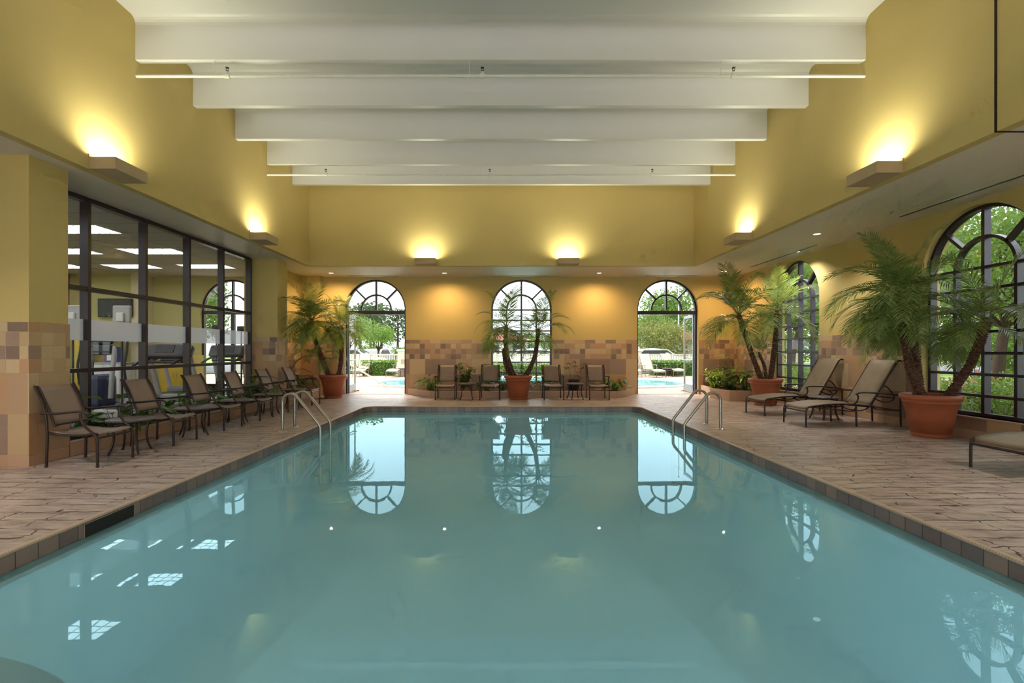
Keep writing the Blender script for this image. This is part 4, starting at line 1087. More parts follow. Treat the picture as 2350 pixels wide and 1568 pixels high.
broad_plant('leafy_plant', 'spiky dark green plant behind the last armchair of the gym side row', (-5.62, 12.6, .122), 33, 0.74, 0.44, 0.081, M['leaf_dark'], 41, None, lambda x, y: x < -5.85 or y < 12.0)
broad_plant('leafy_plant', 'green plant low behind the palm pot near the gym', (-5.62, 13.4, .122), 20, 0.47, 0.39, 0.081, M['leaf_mid'], 42, None, lambda x, y: x < -5.85 or y > 14.0)
EB = 'leafy plants in the planter under the middle window'; lim2 = lambda x, y: y > 14.27
broad_plant('leafy_plant', 'bright green plant at the planter end nearest the gym side door', (-2.02, 13.60, .122), 33, 0.49, 0.29, 0.095, M['leaf_mid'], 51, EB, lim2)
bushy_plant('leafy_plant', 'dark bushy plant behind the low table nearest the gym side door', (-1.10, 13.80, .122), 170, .30, .78, .16, .055, M['leaf_dark'], 52, EB)
broad_plant('leafy_plant', 'big bright green leaf cluster just beside the middle palm pot', (-.02, 13.75, .122), 23, 0.84, 0.34, 0.135, M['leaf_mid'], 53, EB, lim2)
fan_plant('fan_palm', 'thin-caned fan-leaved plant standing behind the middle palm pot', (.62, 13.75, .122), [(-.25, 0, .75, 1), (-.05, .1, .95, 1), (.18, .05, 1.05, 1.1), (.42, 0, 1.15, 1.1), (.3, -.1, .7, 1)], M['leaf_mid'], 54, None)
broad_plant('leafy_plant', 'dark glossy plant low in the planter under the middle window', (.5, 13.55, .122), 33, 0.47, 0.29, 0.081, M['leaf_dark'], 55, EB, lim2)
broad_plant('leafy_plant', 'glossy plant between the middle palm pot and the third armchair', (1.25, 13.7, .122), 26, 0.54, 0.34, 0.095, M['leaf_dark'], 56, EB, lim2)
fan_plant('fan_palm', 'slender fan-leaved plant in a dark tub behind the low table past the middle palm', (2.05, 13.85, .122), [(-.2, 0, .80, .8), (.05, 0, .85, .8), (.28, 0, .78, .8), (.1, -.1, .55, .8)], M['leaf_dark'], 57, None)
e = thing('plant_tub', 'dark round tub holding the slender fan-leaved plant by the end wall', 'plant pot', (2.05, 13.85, .122)); m = MB(); m.lathe([(.001, .0), (.13, 0), (.17, .33), (.18, .35), (.165, .35), (.155, .30), (.001, .30)], 24); m.build('tub_body', M['dark'], e)
broad_plant('leafy_plant', 'drooping green plant at the planter end nearest the window side door', (3.15, 13.62, .122), 44, 0.46, 0.31, 0.095, M['leaf_mid'], 58, EB, lim2)
broad_plant('leafy_plant', 'low dark plant behind the second end wall armchair', (-.45, 13.7, .122), 23, 0.34, 0.26, 0.081, M['leaf_dark'], 59, EB, lim2)
bushy_plant('leafy_plant', 'lime green bushy plant beside the open door by the window wall', (5.86, 13.30, .21), 330, .42, .56, .14, .05, M['leaf_lime'], 61)
bushy_plant('leafy_plant', 'grey-green fine-leaved plant spilling over the corner planter', (5.98, 12.75, .21), 260, .34, .34, .13, .03, M['leaf_dark'], 62)
broad_plant('leafy_plant', 'tall pale-tipped plant at the back of the corner planter', (6.45, 13.6, .21), 33, 0.97, 0.31, 0.108, M['leaf_mid'], 63, None, lambda x, y: x > 6.8 or y > 14.2)
broad_plant('leafy_plant', 'large dark broad-leaved plant in the corner planter beside the palm pot', (6.42, 12.75, .21), 44, 0.57, 0.47, 0.115, M['leaf_dark'], 64, None, lambda x, y: x > 6.8)
# ================================================================ THE GYM
M['grey'] = simple('machine_grey', (.24, .235, .24), .4)
M['lgrey'] = simple('light_grey_plastic', (.50, .49, .50), .4)
M['yellow'] = simple('yellow_laminate', (.62, .42, .03), .4)
M['navy'] = simple('navy_shroud', (.05, .06, .13), .35)
M['ltpanel'] = emit('troffer_diffuser', (.95, .97, 1.0), 5.5)
for i, y in enumerate((4.84, 6.76, 8.68, 10.60, 12.50)):
    for j, x in enumerate((-7.65, -9.57, -11.5)):
        e = thing('ceiling_troffer', 'gym ceiling troffer, ' + ('first', 'second', 'third', 'fourth', 'fifth')[i] + ' from the camera end, ' + ('row by the glazing', 'middle row', 'row by the rust wall')[j], 'ceiling light', (x, y, ZS), 0, 'fluorescent troffers in the gym ceiling')
        MB().box(-.62, .62, -.315, -.29, -.008, .0).box(-.62, .62, .29, .315, -.008, 0).box(-.62, -.59, -.29, .29, -.008, 0).box(.59, .62, -.29, .29, -.008, 0).build('troffer_frame', M['white'], e)
        MB().box(-.59, .59, -.29, .29, -.004, -.001).build('light_panel', M['ltpanel'], e)
        m = MB()
        for k in range(1, 6): m.box(-.59 + k * .197 - .006, -.59 + k * .197 + .006, -.29, .29, -.014, -.004)
        for k in range(1, 3): m.box(-.59, .59, -.29 + k * .193 - .006, -.29 + k * .193 + .006, -.014, -.004)
        m.build('louver_grid', M['lgrey'], e)
def make_treadmill():
    """user faces +y; deck runs back toward -y"""
    e = empty('treadmill')
    MB().bbox(-.40, .40, -1.55, .25, .04, .20, .03).build('deck_frame', M['lgrey'], e)
    MB().box(-.26, .26, -1.50, .0, .200, .212).build('belt', M['black'], e)
    MB().bbox(-.36, .36, -.02, .38, .08, .34, .06).build('motor_cover', M['grey'], e)
    for s in (-1, 1):
        m = MB(); m.tube([(s * .37, .22, .10), (s * .37, .02, .70), (s * .37, -.16, 1.22)], [.07, .06, .055], 8, flat=.55); m.build('upright', M['lgrey'], e)
        m = MB(); m.tube(smooth_path([(s * .37, -.12, 1.12), (s * .38, -.35, 1.08), (s * .37, -.60, .98)], 4), .028, 8); m.build('handrail', M['black'], e)
    m = MB(); mt = Matrix.Translation((0, -.16, 1.28)) @ Matrix.Rotation(R(-28), 4, 'X')
    m.bbox(-.44, .44, -.06, .10, -.16, .16, .05, mt); c = m.build('console', M['dark'], e)
    m = MB(); m.bbox(-.20, .20, -.068, -.058, -.07, .12, .004, mt); m.build('console_screen', M['black'], c)
    m = MB(); m.tube([(-.36, -.2, 1.05), (.36, -.2, 1.05)], .03, 8); m.build('cross_bar', M['dark'], e)
    for s in (-1, 1): MB().lathe([(.001, 0), (.035, 0), (.035, .04), (.001, .04)], 12, (s * .33, .2, .0)).build('foot', M['black'], e)
    return e
def make_elliptical():
    e = empty('elliptical_trainer')
    MB().bbox(-.30, .30, -.85, -.75, 0, .08, .02).bbox(-.25, .25, .85, .95, 0, .08, .02).bbox(-.06, .06, -.80, .90, .05, .14, .02).build('base_frame', M['grey'], e)
    m = MB(); m.bbox(-.13, .13, -.72, -.18, .10, .80, .10); m.build('flywheel_shroud', M['navy'], e)
    for s in (-1, 1):
        m = MB(); m.tube(smooth_path([(s * .22, -.52, .30), (s * .24, -.50, .8), (s * .22, -.42, 1.28), (s * .12, -.40, 1.38)], 4), .045, 8); m.build('upright', M['lgrey' if s > 0 else 'grey'], e)
        m = MB(); m.tube(smooth_path([(s * .34, -.25, .55), (s * .34, -.30, .95), (s * .33, -.22, 1.30), (s * .27, -.12, 1.60)], 4), .024, 8); m.build('swing_arm', M['dark'], e)
        m = MB(); m.tube([(s * .34, -.25, .55), (s * .20, .15, .28), (s * .18, .62, .22)], .028, 8); m.build('link_arm', M['grey'], e)
        m = MB(); m.bbox(s * .20 - .08, s * .20 + .08, .15, .50, .27, .32, .015); m.build('foot_pedal', M['black'], e)
    m = MB(); m.bbox(-.20, .20, -.52, -.36, 1.20, 1.42, .05); m.build('head_cover', M['dark'], e)
    m = MB(); m.bbox(-.22, .22, -.50, -.42, 1.42, 1.66, .03, Matrix.Translation((0, 0, 0))); m.build('console', M['black'], e)
    return e
e0 = make_treadmill(); ek = tree_of(e0); first = True
for x, y, lb in ((-7.15, 10.45, 'grey treadmill behind the third full gym pane, nearest of the row'), (-7.05, 12.55, 'grey treadmill behind the last gym panes near the arched gym door'), (-8.6, 12.9, 'grey treadmill deeper in the gym beside the arched gym door')):
    o = e0 if first else copy_tree(e0, ek); first = False; o.location = (x, y, 0); tag(o, lb, 'treadmill', 'treadmills in the gym')
e0 = make_elliptical(); ek = tree_of(e0); first = True
for x, y, lb in ((-8.35, 10.55, 'elliptical trainer with navy shroud seen through the second gym pane'), (-9.65, 10.9, 'elliptical trainer with navy shroud seen at the edge of the first gym pane')):
    o = e0 if first else copy_tree(e0, ek); first = False; o.location = (x, y, 0); tag(o, lb, 'exercise machine', 'elliptical trainers in the gym')
def monitor(label, x, y, z, w, h, rz=0, mat='lgrey'):
    e = thing('monitor', label, 'screen', (x, y, 0), rz, 'personal screens on posts in the gym')
    m = MB(); m.bbox(-w / 2, w / 2, -.05, .02, z, z + h, .025); hs = m.build('screen_housing', M[mat], e)
    m = MB(); m.bbox(-w * .22, w * .22, -.10, -.045, z + .02, z + h * .6, .025); m.build('rear_cover', M['white' if mat == 'lgrey' else 'dark'], hs)
    m = MB(); m.box(-w / 2 + .03, w / 2 - .03, .018, .024, z + .03, z + h - .03); m.build('screen_glass', M['black'], hs)
    MB().tube([(0, -.02, .0), (0, -.02, z + .05)], .02, 8).lathe([(.001, .015), (.16, .015), (.16, 0)], 16, (0, -.02, 0)).build('post', M['dark'], e)
monitor('grey screen turned from the pool, above the frosted band of the second gym pane', -7.85, 10.0, 1.86, .36, .36)
monitor('grey screen turned from the pool, above the frosted band of the first gym pane', -8.95, 10.1, 1.86, .38, .38)
monitor('small dark screen over the frosted band, in the fourth gym pane', -7.45, 12.62, 1.82, .22, .15, 0, 'dark')
monitor('small dark screen over the frosted band in the last gym pane', -6.80, 12.62, 1.78, .22, .15, 0, 'dark')
e = thing('television', 'wide dark television mounted on the green gym wall', 'television', (-11.0, 13.79, 2.25))
MB().bbox(-.48, .48, -.08, 0, 0, .52, .015).build('tv_housing', M['black'], e); MB().box(-.45, .45, -.086, -.08, .03, .49).build('tv_screen', M['dark'], e)
e = thing('gym_cabinet', 'yellow gym cabinet with an open shelf against the end wall', 'cabinet', (-9.30, 14.04, 0))
MB().box(-.46, .46, -.02, .24, 0, 1.15).build('cabinet_back', M['yellow'], e) if False else None
MB().box(-.48, -.45, -.26, .24, 0, 1.13).box(.45, .48, -.26, .24, 0, 1.13).box(-.45, .45, .21, .24, 0, 1.13).box(-.48, .48, -.26, .24, 1.13, 1.155).box(-.45, .45, -.26, .21, .90, .93).build('cabinet_body', M['yellow'], e)
for s in (-1, 1):
    d_ = MB().bbox(min(0, s * .445), max(0, s * .445), -.28, -.262, .06, .89, .004).build('cabinet_door', M['yellow'], e)
    MB().tube([(s * .05, -.29, .55), (s * .05, -.31, .56), (s * .05, -.31, .68), (s * .05, -.29, .69)], .005, 6).build('door_handle', M['steel'], d_)
e = thing('gym_locker', 'tall yellow locker against the green gym wall', 'locker', (-11.75, 13.6, 0))
MB().bbox(-.22, .22, -.18, .18, 0, 1.75, .006).build('locker_body', M['yellow'], e); d_ = MB().bbox(-.20, .20, -.195, -.181, .05, 1.70, .004).build('locker_door', M['yellow'], e)
MB().bbox(.13, .16, -.21, -.195, .9, 1.0, .003).build('locker_latch', M['steel'], d_)
e = thing('gym_counter', 'white counter cabinet against the green gym wall', 'cabinet', (-10.9, 13.50, 0))
MB().bbox(-.45, .45, -.28, .28, 0, .93, .008).build('counter_body', M['white'], e); MB().bbox(-.48, .48, -.31, .29, .93, .965, .006).build('counter_top', M['lgrey'], e)
for s in (-1, 1): MB().bbox(min(.01 * s, s * .43), max(.01 * s, s * .43), -.298, -.282, .08, .90, .004).build('counter_door', M['white'], e)
M['blue'] = simple('blue_card', (.06, .10, .36), .5)
e = thing('dispenser_box', 'blue and red box with a white label on the gym counter', 'box', (-10.80, 13.45, .966))
MB().bbox(-.17, .17, -.12, .12, 0, .42, .008).build('box_body', M['blue'], e); MB().bbox(-.20, -.171, -.12, .12, 0, .42, .004).build('side_stripe', M['red'], e); MB().bbox(-.10, .15, -.126, -.121, .05, .20, .002).build('paper_label', M['white'], e)
M['balls'] = simple('orange_rubber', (.60, .22, .04), .45); M['ballp'] = simple('pink_rubber', (.62, .22, .33), .45); M['bally'] = simple('amber_rubber', (.66, .42, .08), .45)
e = thing('wall_shelf', 'white wall shelf in the gym carrying the exercise balls', 'shelf', (-10.9, 13.55, 1.70)); MB().bbox(-.60, .60, -.25, .25, 0, .03, .004).build('shelf_board', M['white'], e)
for s in (-1, 1): MB().box(s * .5 - .015, s * .5 + .015, -.2, .25, -.18, 0).build('bracket', M['white'], e)
for i, (dx, mt, lb) in enumerate(((-.30, 'ballp', 'pink exercise ball on the gym wall shelf'), (.10, 'bally', 'amber exercise ball on the gym wall shelf'), (.50, 'balls', 'orange exercise ball on the gym wall shelf'))):
    m = MB(); m.lathe([(.19 * math.sin(PI * k / 14) + .0005, .19 - .19 * math.cos(PI * k / 14)) for k in range(15)], 24); o = m.build('exercise_ball', M[mt]); o.location = (-11.0 + dx, 13.52, 1.731); tag(o, lb, 'ball', 'exercise balls')

# ================================================================ OUTSIDE
t = NT('patio_concrete'); p_ = t.pos()
M['patio'] = t.done(t.pbsdf(t.mix(t.noise(p_, 1.5, 5), (.40, .29, .21), (.52, .40, .30)), .8, 0, t.bump(t.noise(p_, 60, 2), .2, .003)))
t = NT('lawn'); p_ = t.pos()
M['lawn'] = t.done(t.pbsdf(t.mix(t.noise(p_, 2.5, 6, .7), (.12, .22, .03), (.26, .38, .07)), .9, 0, t.bump(t.noise(p_, 40, 3), .6, .03)))
M['asphalt'] = simple('parking_asphalt', (.16, .16, .165), .85, 0, .15, 3)
struct(plate('ground_patio', [(-16, YB + WT), (18, YB + WT), (18, 26.4), (-16, 26.4)], [], 0, -.1, lambda u, v, w: (u, v, w), M['patio']))
struct(MB().box(-70, 75, 29, 52, -.15, -.03).build('ground_parking', M['asphalt']))
for bx in ((-110, 110, 26.4, 160), (XR + WT, 110, -50, 26.4), (-110, -14.2, -50, 26.4)):
    struct(MB().box(*bx, -.30, -.115).build('ground_lawn', M['lawn']))
struct(MB().box(XR + WT, 12.5, -6, 13.5, -.2, -.04).build('ground_bed', M['soil']))
struct(MB().box(19, 22, -10, 60, -.16, -.05).build('path_walk', M['patio']))
# outdoor pool
def oval(cx, cy, rx, ry, n=48, pw=2.6):
    return [(cx + rx * math.copysign(abs(math.cos(a)) ** (2 / pw), math.cos(a)), cy + ry * math.copysign(abs(math.sin(a)) ** (2 / pw), math.sin(a))) for a in [2 * PI * k / n for k in range(n)]]
e = thing('outdoor_pool', 'pale turquoise outdoor pool with white rounded coping beyond the open doors', 'pool', (1.1, 19.4, 0))
inn = oval(0, 0, 6.1, 2.9); outr = oval(0, 0, 6.45, 3.25)
m = MB(); n = len(inn); m.grid([[(*q, .0) for q in outr + outr[:1]], [(*q, .05) for q in outr + outr[:1]], [(*q, .055) for q in inn + inn[:1]], [(*q, .01) for q in inn + inn[:1]]], False)
M['whitecop'] = simple('white_coping', (.78, .76, .72), .6, 0, .05); m.build('coping', M['whitecop'], e)
m = MB(); m.add([(*q, .02) for q in inn], [tuple(range(n))], False); m.build('water', M['outwater'], e)
m = MB(); m.add([(*q, .006) for q in inn], [tuple(range(n))], False); m.build('basin', simple('outdoor_plaster', (.55, .78, .78), .7, 0, .03), e)
e = thing('pool_handrail', 'slanting white handrail of the outdoor pool seen through the door beside the gym', 'handrail', (-5.35, 17.0, 0))
MB().tube(smooth_path([(-.25, 0, .0), (-.22, 0, .70), (-.05, 0, .80), (.1, 0, .74), (1.25, 0, .06)], 5), .028, 10).build('rail_tube', M['white'], e)
# outdoor loungers
sv = M['lounge_sling']; M['lounge_sling'] = simple('cream_sling', (.62, .55, .44), .6, 0, .08); sb = M['bronze']; M['bronze'] = simple('taupe_tube', (.28, .22, .18), .4, .3)
oo = make_lounger(); ok_ = tree_of(oo); M['lounge_sling'] = sv; M['bronze'] = sb; first = True
for x, y, a, lb in ((-5.35, 23.4, 80, 'cream lounger on the patio facing the door beside the gym'), (-7.0, 23.6, 95, 'cream lounger at the edge of the view through the door beside the gym'), (-4.2, 23.6, 95, 'cream lounger just inside the jamb of the gym side door view'),
                    (7.45, 22.9, 100, 'cream lounger seen through the window side door, turned to the pool'), (6.4, 23.2, 95, 'cream lounger at the edge of the window side door view'), (8.7, 23.8, 95, 'cream lounger by the hedge, farthest along the window side door view')):
    o = oo if first else copy_tree(oo, ok_); first = False; o.location = (x, y, 0); o.rotation_euler.z = R(a); tag(o, lb, 'sun lounger', 'cream loungers on the patio')
for x, lb in ((-4.9, 'small outdoor side table between patio loungers beyond the gym side door'), (8.15, 'small outdoor side table between patio loungers beyond the window side door')):
    o = copy_tree(tb0, tbk); o.name = 'patio_table'; o.location = (x, 23.9, 0); tag(o, lb, 'side table', 'patio side tables')

def leafcloud(m, c, rad, n, size, r, flat=1.0):
    for k in range(n):
        while True:
            q = Vector((r.uniform(-1, 1), r.uniform(-1, 1), r.uniform(-1, 1)))
            if .25 < q.length < 1: break
        q = Vector((q.x * rad, q.y * rad, q.z * rad * flat)) + c
        a = Vector((r.gauss(0, 1), r.gauss(0, 1), r.gauss(0, .7))).normalized(); b = a.orthogonal().normalized(); b.rotate(Matrix.Rotation(r.uniform(0, 6.28), 3, a))
        s = size * r.uniform(.6, 1.3); d = a.cross(b)
        m.add([q - b * s, q - d * s * .5, q + b * s, q + d * s * .5], [(0, 1, 2, 3)], False)
M['tree_a'] = leaf_mat('tree_leaf_green', (.045, .12, .018), (.13, .25, .045), .5, .3)
M['tree_b'] = leaf_mat('tree_leaf_light', (.09, .21, .022), (.20, .34, .05), .5, .22)
M['tree_d'] = leaf_mat('pine_needle', (.035, .075, .03), (.08, .14, .06), .6, .1)
M['tree_r'] = leaf_mat('bronze_green_leaf', (.10, .16, .03), (.26, .22, .07), .5, .25)
M['shrub_red'] = leaf_mat('red_blossom', (.35, .06, .06), (.62, .22, .20), .5, .25)
M['bark'] = simple('tree_bark', (.08, .055, .04), .9, 0, .3, 8, .2, .6, 30)
def broadleaf(name, loc, h, rad, mat, seed, n=26, per=90, size=.16, z0=.35, lean=0.0):
    r = random.Random(seed); e = empty(name, loc); m = MB()
    P = smooth_path([(0, 0, -.15), (lean * .3, 0, h * .25), (lean, .1, h * .5), (lean * 1.2, 0, h * .8)], 4); m.tube(P, [.055 * h * (1 - .75 * i / (len(P) - 1)) * .55 for i in range(len(P))], 8)
    ml = MB()
    for k in range(n):
        a = k * 2.4; el = r.uniform(-.5, 1.0); rr = rad * r.uniform(.35, .80)
        c = Vector((lean + math.cos(a) * rr * math.cos(el * .8), math.sin(a) * rr * math.cos(el * .8), h * (z0 + (1 - z0) * .5) + el * h * (1 - z0) * .42))
        leafcloud(ml, c, rad * .42, per, size, r, .75)
        if k % 3 == 0: m.tube([P[len(P) // 2], P[len(P) // 2].lerp(c, .5) + Vector((0, 0, .1)), c], [.02 * h * .5, .014 * h * .5, .006 * h * .5], 5)
    m.build('trunk', M['bark'], e); ml.build('foliage', mat, e); return e
def pine(name, loc, h, seed):
    r = random.Random(seed); e = empty(name, loc); m = MB(); m.tube([(0, 0, -.15), (r.uniform(-.2, .2), 0, h * .5), (r.uniform(-.3, .3), 0, h * .96)], [.20, .15, .04], 7)
    ml = MB()
    for k in range(22):
        z = h * (.42 + .56 * (k / 22)); a = k * 2.4; rr = (1.05 - (k / 22)) * h * .17 + .4
        c = Vector((math.cos(a) * rr, math.sin(a) * rr, z)); m.tube([(0, 0, z - .3), c], [.05, .02], 4, caps=False); leafcloud(ml, c, .9, 60, .17, r, .45)
    m.build('trunk', M['bark'], e); ml.build('foliage', M['tree_d'], e); return e
def place(o, kids, spots, labels, cat, group, first=True):
    for i, (x, y, s, rz) in enumerate(spots):
        q = o if (first and i == 0) else copy_tree(o, kids)
        q.location = (x, y, -.1); q.scale = (s, s, s); q.rotation_euler.z = rz; tag(q, labels[i] if isinstance(labels, list) else labels, cat, group)
p0 = pine('pine_tree', (0, 0, 0), 7.0, 4)
place(p0, tree_of(p0), [(-15.2, 56, 1.0, 0), (-17.6, 60, 1.05, 1), (-13.0, 60, .95, 2), (-19.8, 57, 1.0, 3), (-21.5, 62, 1.1, 4), (-16.5, 66, 1.1, 5), (-12, 70, 1.0, 2.5), (-24, 64, 1.0, .6), (-18.6, 70, 1.1, 1.7), (-28, 66, 1.1, 2.2), (-10.0, 66, .9, 3.3)],
      'tall dark pine in the row beyond the car park, over the gym side door view', 'tree', 'pines beyond the car park')
b0 = broadleaf('broadleaf_tree', (0, 0, 0), 6.5, 3.0, M['tree_a'], 7, 30, 260, .12, .22)
place(b0, tree_of(b0), [(14.0, 46, .72, 0), (20.0, 47, .85, 1), (22, 42, 1.1, 2), (26, 52, 1.2, 3), (30, 44, 1.2, .4), (12, 72, .8, 1.4), (17, 70, .9, 2.4), (24, 70, 1.5, .9), (32, 66, 1.5, 2.9), (4, 74, .62, 5), (8.5, 76, .62, 4)],
      'green broadleaf tree in the mass beyond the patio fence', 'tree', 'green trees beyond the patio fence')
place(b0, tree_of(b0), [(26, 30, 1.3, 4), (30, 22, 1.4, 2), (29, 13, 1.3, 5), (24, 37, 1.3, 1), (34, 30, 1.5, 0), (36, 16, 1.5, 2.6), (33, 4, 1.4, 1.1)],
      'green broadleaf tree on the far lawn outside the window wall', 'tree', 'green trees on the lawn outside the window wall', False)
place(b0, tree_of(b0), [(-22, 20, 1.1, 4), (-24, 26, 1.2, 2), (-21, 32, 1.0, 5), (-23, 13, 1.1, 1), (-22, 7, 1.1, 3), (-26, 38, 1.3, 1)],
      'green broadleaf tree beyond the gym windows', 'tree', 'green trees beyond the gym', False)
l0 = broadleaf('small_tree', (0, 0, 0), 3.6, 1.35, M['tree_b'], 9, 20, 170, .062)
place(l0, tree_of(l0), [(-8.6, 33.5, .98, 0), (-11.3, 36, 1.2, 2), (3.9, 44, .9, 1), (6.2, 47, 1.0, 3)],
      ['bright green young tree at the centre of the gym side door view', 'bright green tree partly behind the open glass leaf of the gym side door', 'pale green tree beyond the middle window beside the red roof', 'pale green tree beyond the middle window, closest to its far jamb'], 'tree', None)
r0 = broadleaf('bronze_tree', (0, 0, 0), 3.3, 2.0, M['tree_r'], 10, 24, 300, .075, .12); r0.location = (11.0, 33.0, -.1); tag(r0, 'low round bronze-green tree beyond the fence in the window side door view', 'tree')
n1 = broadleaf('garden_tree', (0, 0, 0), 5.2, 2.4, M['tree_a'], 12, 30, 330, .062, .30, .5); n1k = tree_of(n1)
place(n1, n1k, [(12.4, 12.2, 1.0, 0), (13.2, 16.6, 1.0, 2), (12.2, 21.6, 1.0, 4), (15.5, 11.0, 1.1, 1), (16.4, 20.0, 1.2, 3), (15.2, 25.5, 1.2, 5), (12.6, 6.6, 1.0, .7)],
      ['garden tree with leaning trunk right outside the near arched window', 'garden tree on the lawn midway between the two arched windows', 'garden tree outside the far arched window', 'garden tree one step farther out beyond the near arched window', 'larger garden tree behind the one outside the far arched window', 'larger garden tree seen in the top of the far arched window', 'garden tree outside the window wall close to the camera end'], 'tree', None)
# shrubs right outside the window wall
def shrub(name, loc, rad, h, mat, seed, label=None, n=700, size=.05, group=None):
    r = random.Random(seed); e = empty(name, loc); ml = MB(); ms = MB()
    for k in range(7):
        a = k * .9; c = Vector((math.cos(a) * rad * .45, math.sin(a) * rad * .45, h * .55)); leafcloud(ml, c, rad * .62, n // 7, size, r, h / rad * .62); ms.tube([(0, 0, -.1), c], [.015, .008], 4, caps=False)
    ms.build('stems', M['bark'], e); ml.build('foliage', mat, e)
    if label: tag(e, label, 'shrub', group)
    return e
s0 = shrub('garden_shrub', (0, 0, 0), .75, 1.0, M['tree_a'], 3, None, 2600, .034); s0k = tree_of(s0)
place(s0, s0k, [(8.8, 8.6, 1, 0), (9.1, 10.2, .9, 1), (9.6, 12.4, 1.1, 2), (9.3, 14.6, 1.0, 3), (9.7, 16.8, 1.1, 4), (9.4, 18.8, 1.0, 5), (9.0, 7.2, .95, 2), (10.4, 9.3, 1.1, 4), (9.2, 5.8, .9, 1)],
      'green shrub in the bed right outside the window wall', 'shrub', 'green shrubs outside the window wall')
t0 = shrub('tall_bush', (0, 0, 0), 1.5, 2.6, M['tree_a'], 13, None, 2600, .10); t0k = tree_of(t0)
place(t0, t0k, [(19.5, 12.0, 1, 0), (21.0, 15.0, 1.2, 1), (20.0, 18.5, 1.0, 2), (21.5, 22.0, 1.3, 3), (20.5, 26.0, 1.1, 4), (22.0, 30.0, 1.3, 5), (20.0, 9.0, 1.1, .5), (20.5, 34.5, 1.2, 1.6), (19.8, 5.5, 1.0, 2.2)],
      'tall green bush on the lawn beyond the garden trees of the window side', 'bush', 'tall bushes beyond the garden trees')
place(t0, t0k, [(-9.8, 47, .75, 0), (-13.5, 49, .8, 1), (-17.3, 48, .7, 2), (-21.0, 50, .8, 3), (-24.5, 49, .75, 4)],
      'green bush at the foot of the pines beyond the car park', 'bush', 'bushes below the pines', False)
shrub('flowering_shrub', (9.15, 9.35, .05), .42, .95, M['shrub_red'], 8, 'red-blossomed shrub outside the near arched window', 420, .035)
# hedges on the patio edge
def hedge(label, x0, x1, y, h, seed):
    r = random.Random(seed); e = thing('clipped_hedge', label, 'hedge', ((x0 + x1) / 2, y, 0), 0, None); hx = (x1 - x0) / 2; ml = MB()
    for k in range(int((x1 - x0) * 520)):
        f = r.random(); X = r.uniform(-hx, hx); Y = r.uniform(-.38, .38); Z = r.uniform(.03, h)
        if f < .45: Y = -.38 + abs(r.gauss(0, .05))
        elif f < .75: Z = h - abs(r.gauss(0, .05))
        a = Vector((r.gauss(0, 1), r.gauss(0, 1), r.gauss(0, 1))).normalized(); b = a.orthogonal().normalized() * .05 * r.uniform(.7, 1.3); d = a.cross(b)
        q = Vector((X, Y, Z)); ml.add([q - b, q - d * .6, q + b, q + d * .6], [(0, 1, 2, 3)], False)
    ml.build('foliage', M['tree_b'], e); MB().box(-hx + .08, hx - .08, -.26, .26, 0, h - .12).build('twig_core', M['leaf_dark'], e)
hedge('clipped hedge behind the patio loungers in the gym side door view', -7.3, -5.5, 25.2, .80, 1)
hedge('clipped hedge along the patio seen through the middle window', -3.0, 4.2, 25.3, .62, 2)
hedge('clipped hedge behind the patio loungers in the window side door view', 7.7, 13.5, 25.2, .80, 3)
# masonry pillars and cream balustrade
M['cream'] = simple('cream_render', (.66, .62, .50), .8, 0, .06)
for x, y, lb in ((-5.07, 24.85, 'cream render pillar with cap beyond the gym side door'), (7.12, 25.9, 'cream render pillar with cap beyond the window side door')):
    e = thing('patio_pillar', lb, 'pillar', (x, y, 0)); MB().bbox(-.26, .26, -.26, .26, 0, 1.24, .01).build('pillar_shaft', M['cream'], e); MB().bbox(-.31, .31, -.31, .31, 1.24, 1.36, .03).build('pillar_cap', M['whitecop'], e)
    MB().bbox(-.09, .09, -.275, -.262, .62, .85, .005).build('wall_box', M['sconce'], e)
def make_fence():
    e = empty('fence_panel'); MB().bbox(-1.2, 1.2, -.05, .05, 1.02, 1.10, .01).build('top_rail', M['cream'], e); MB().bbox(-1.2, 1.2, -.04, .04, .14, .20, .01).build('bottom_rail', M['cream'], e)
    MB().bbox(1.13, 1.27, -.07, .07, 0, 1.18, .01).build('post', M['cream'], e)
    m = MB()
    for k in range(17): m.box(-1.13 + k * .135, -1.13 + k * .135 + .045, -.02, .02, .2, 1.02)
    m.build('slats', M['cream'], e); return e
f0 = make_fence(); fk = tree_of(f0)
for i in range(13):
    o = f0 if i == 0 else copy_tree(f0, fk); o.location = (-13.6 + 2.4 * i, 27.0, 0); tag(o, 'cream slatted fence panel along the far edge of the patio', 'fence', 'cream fence panels')
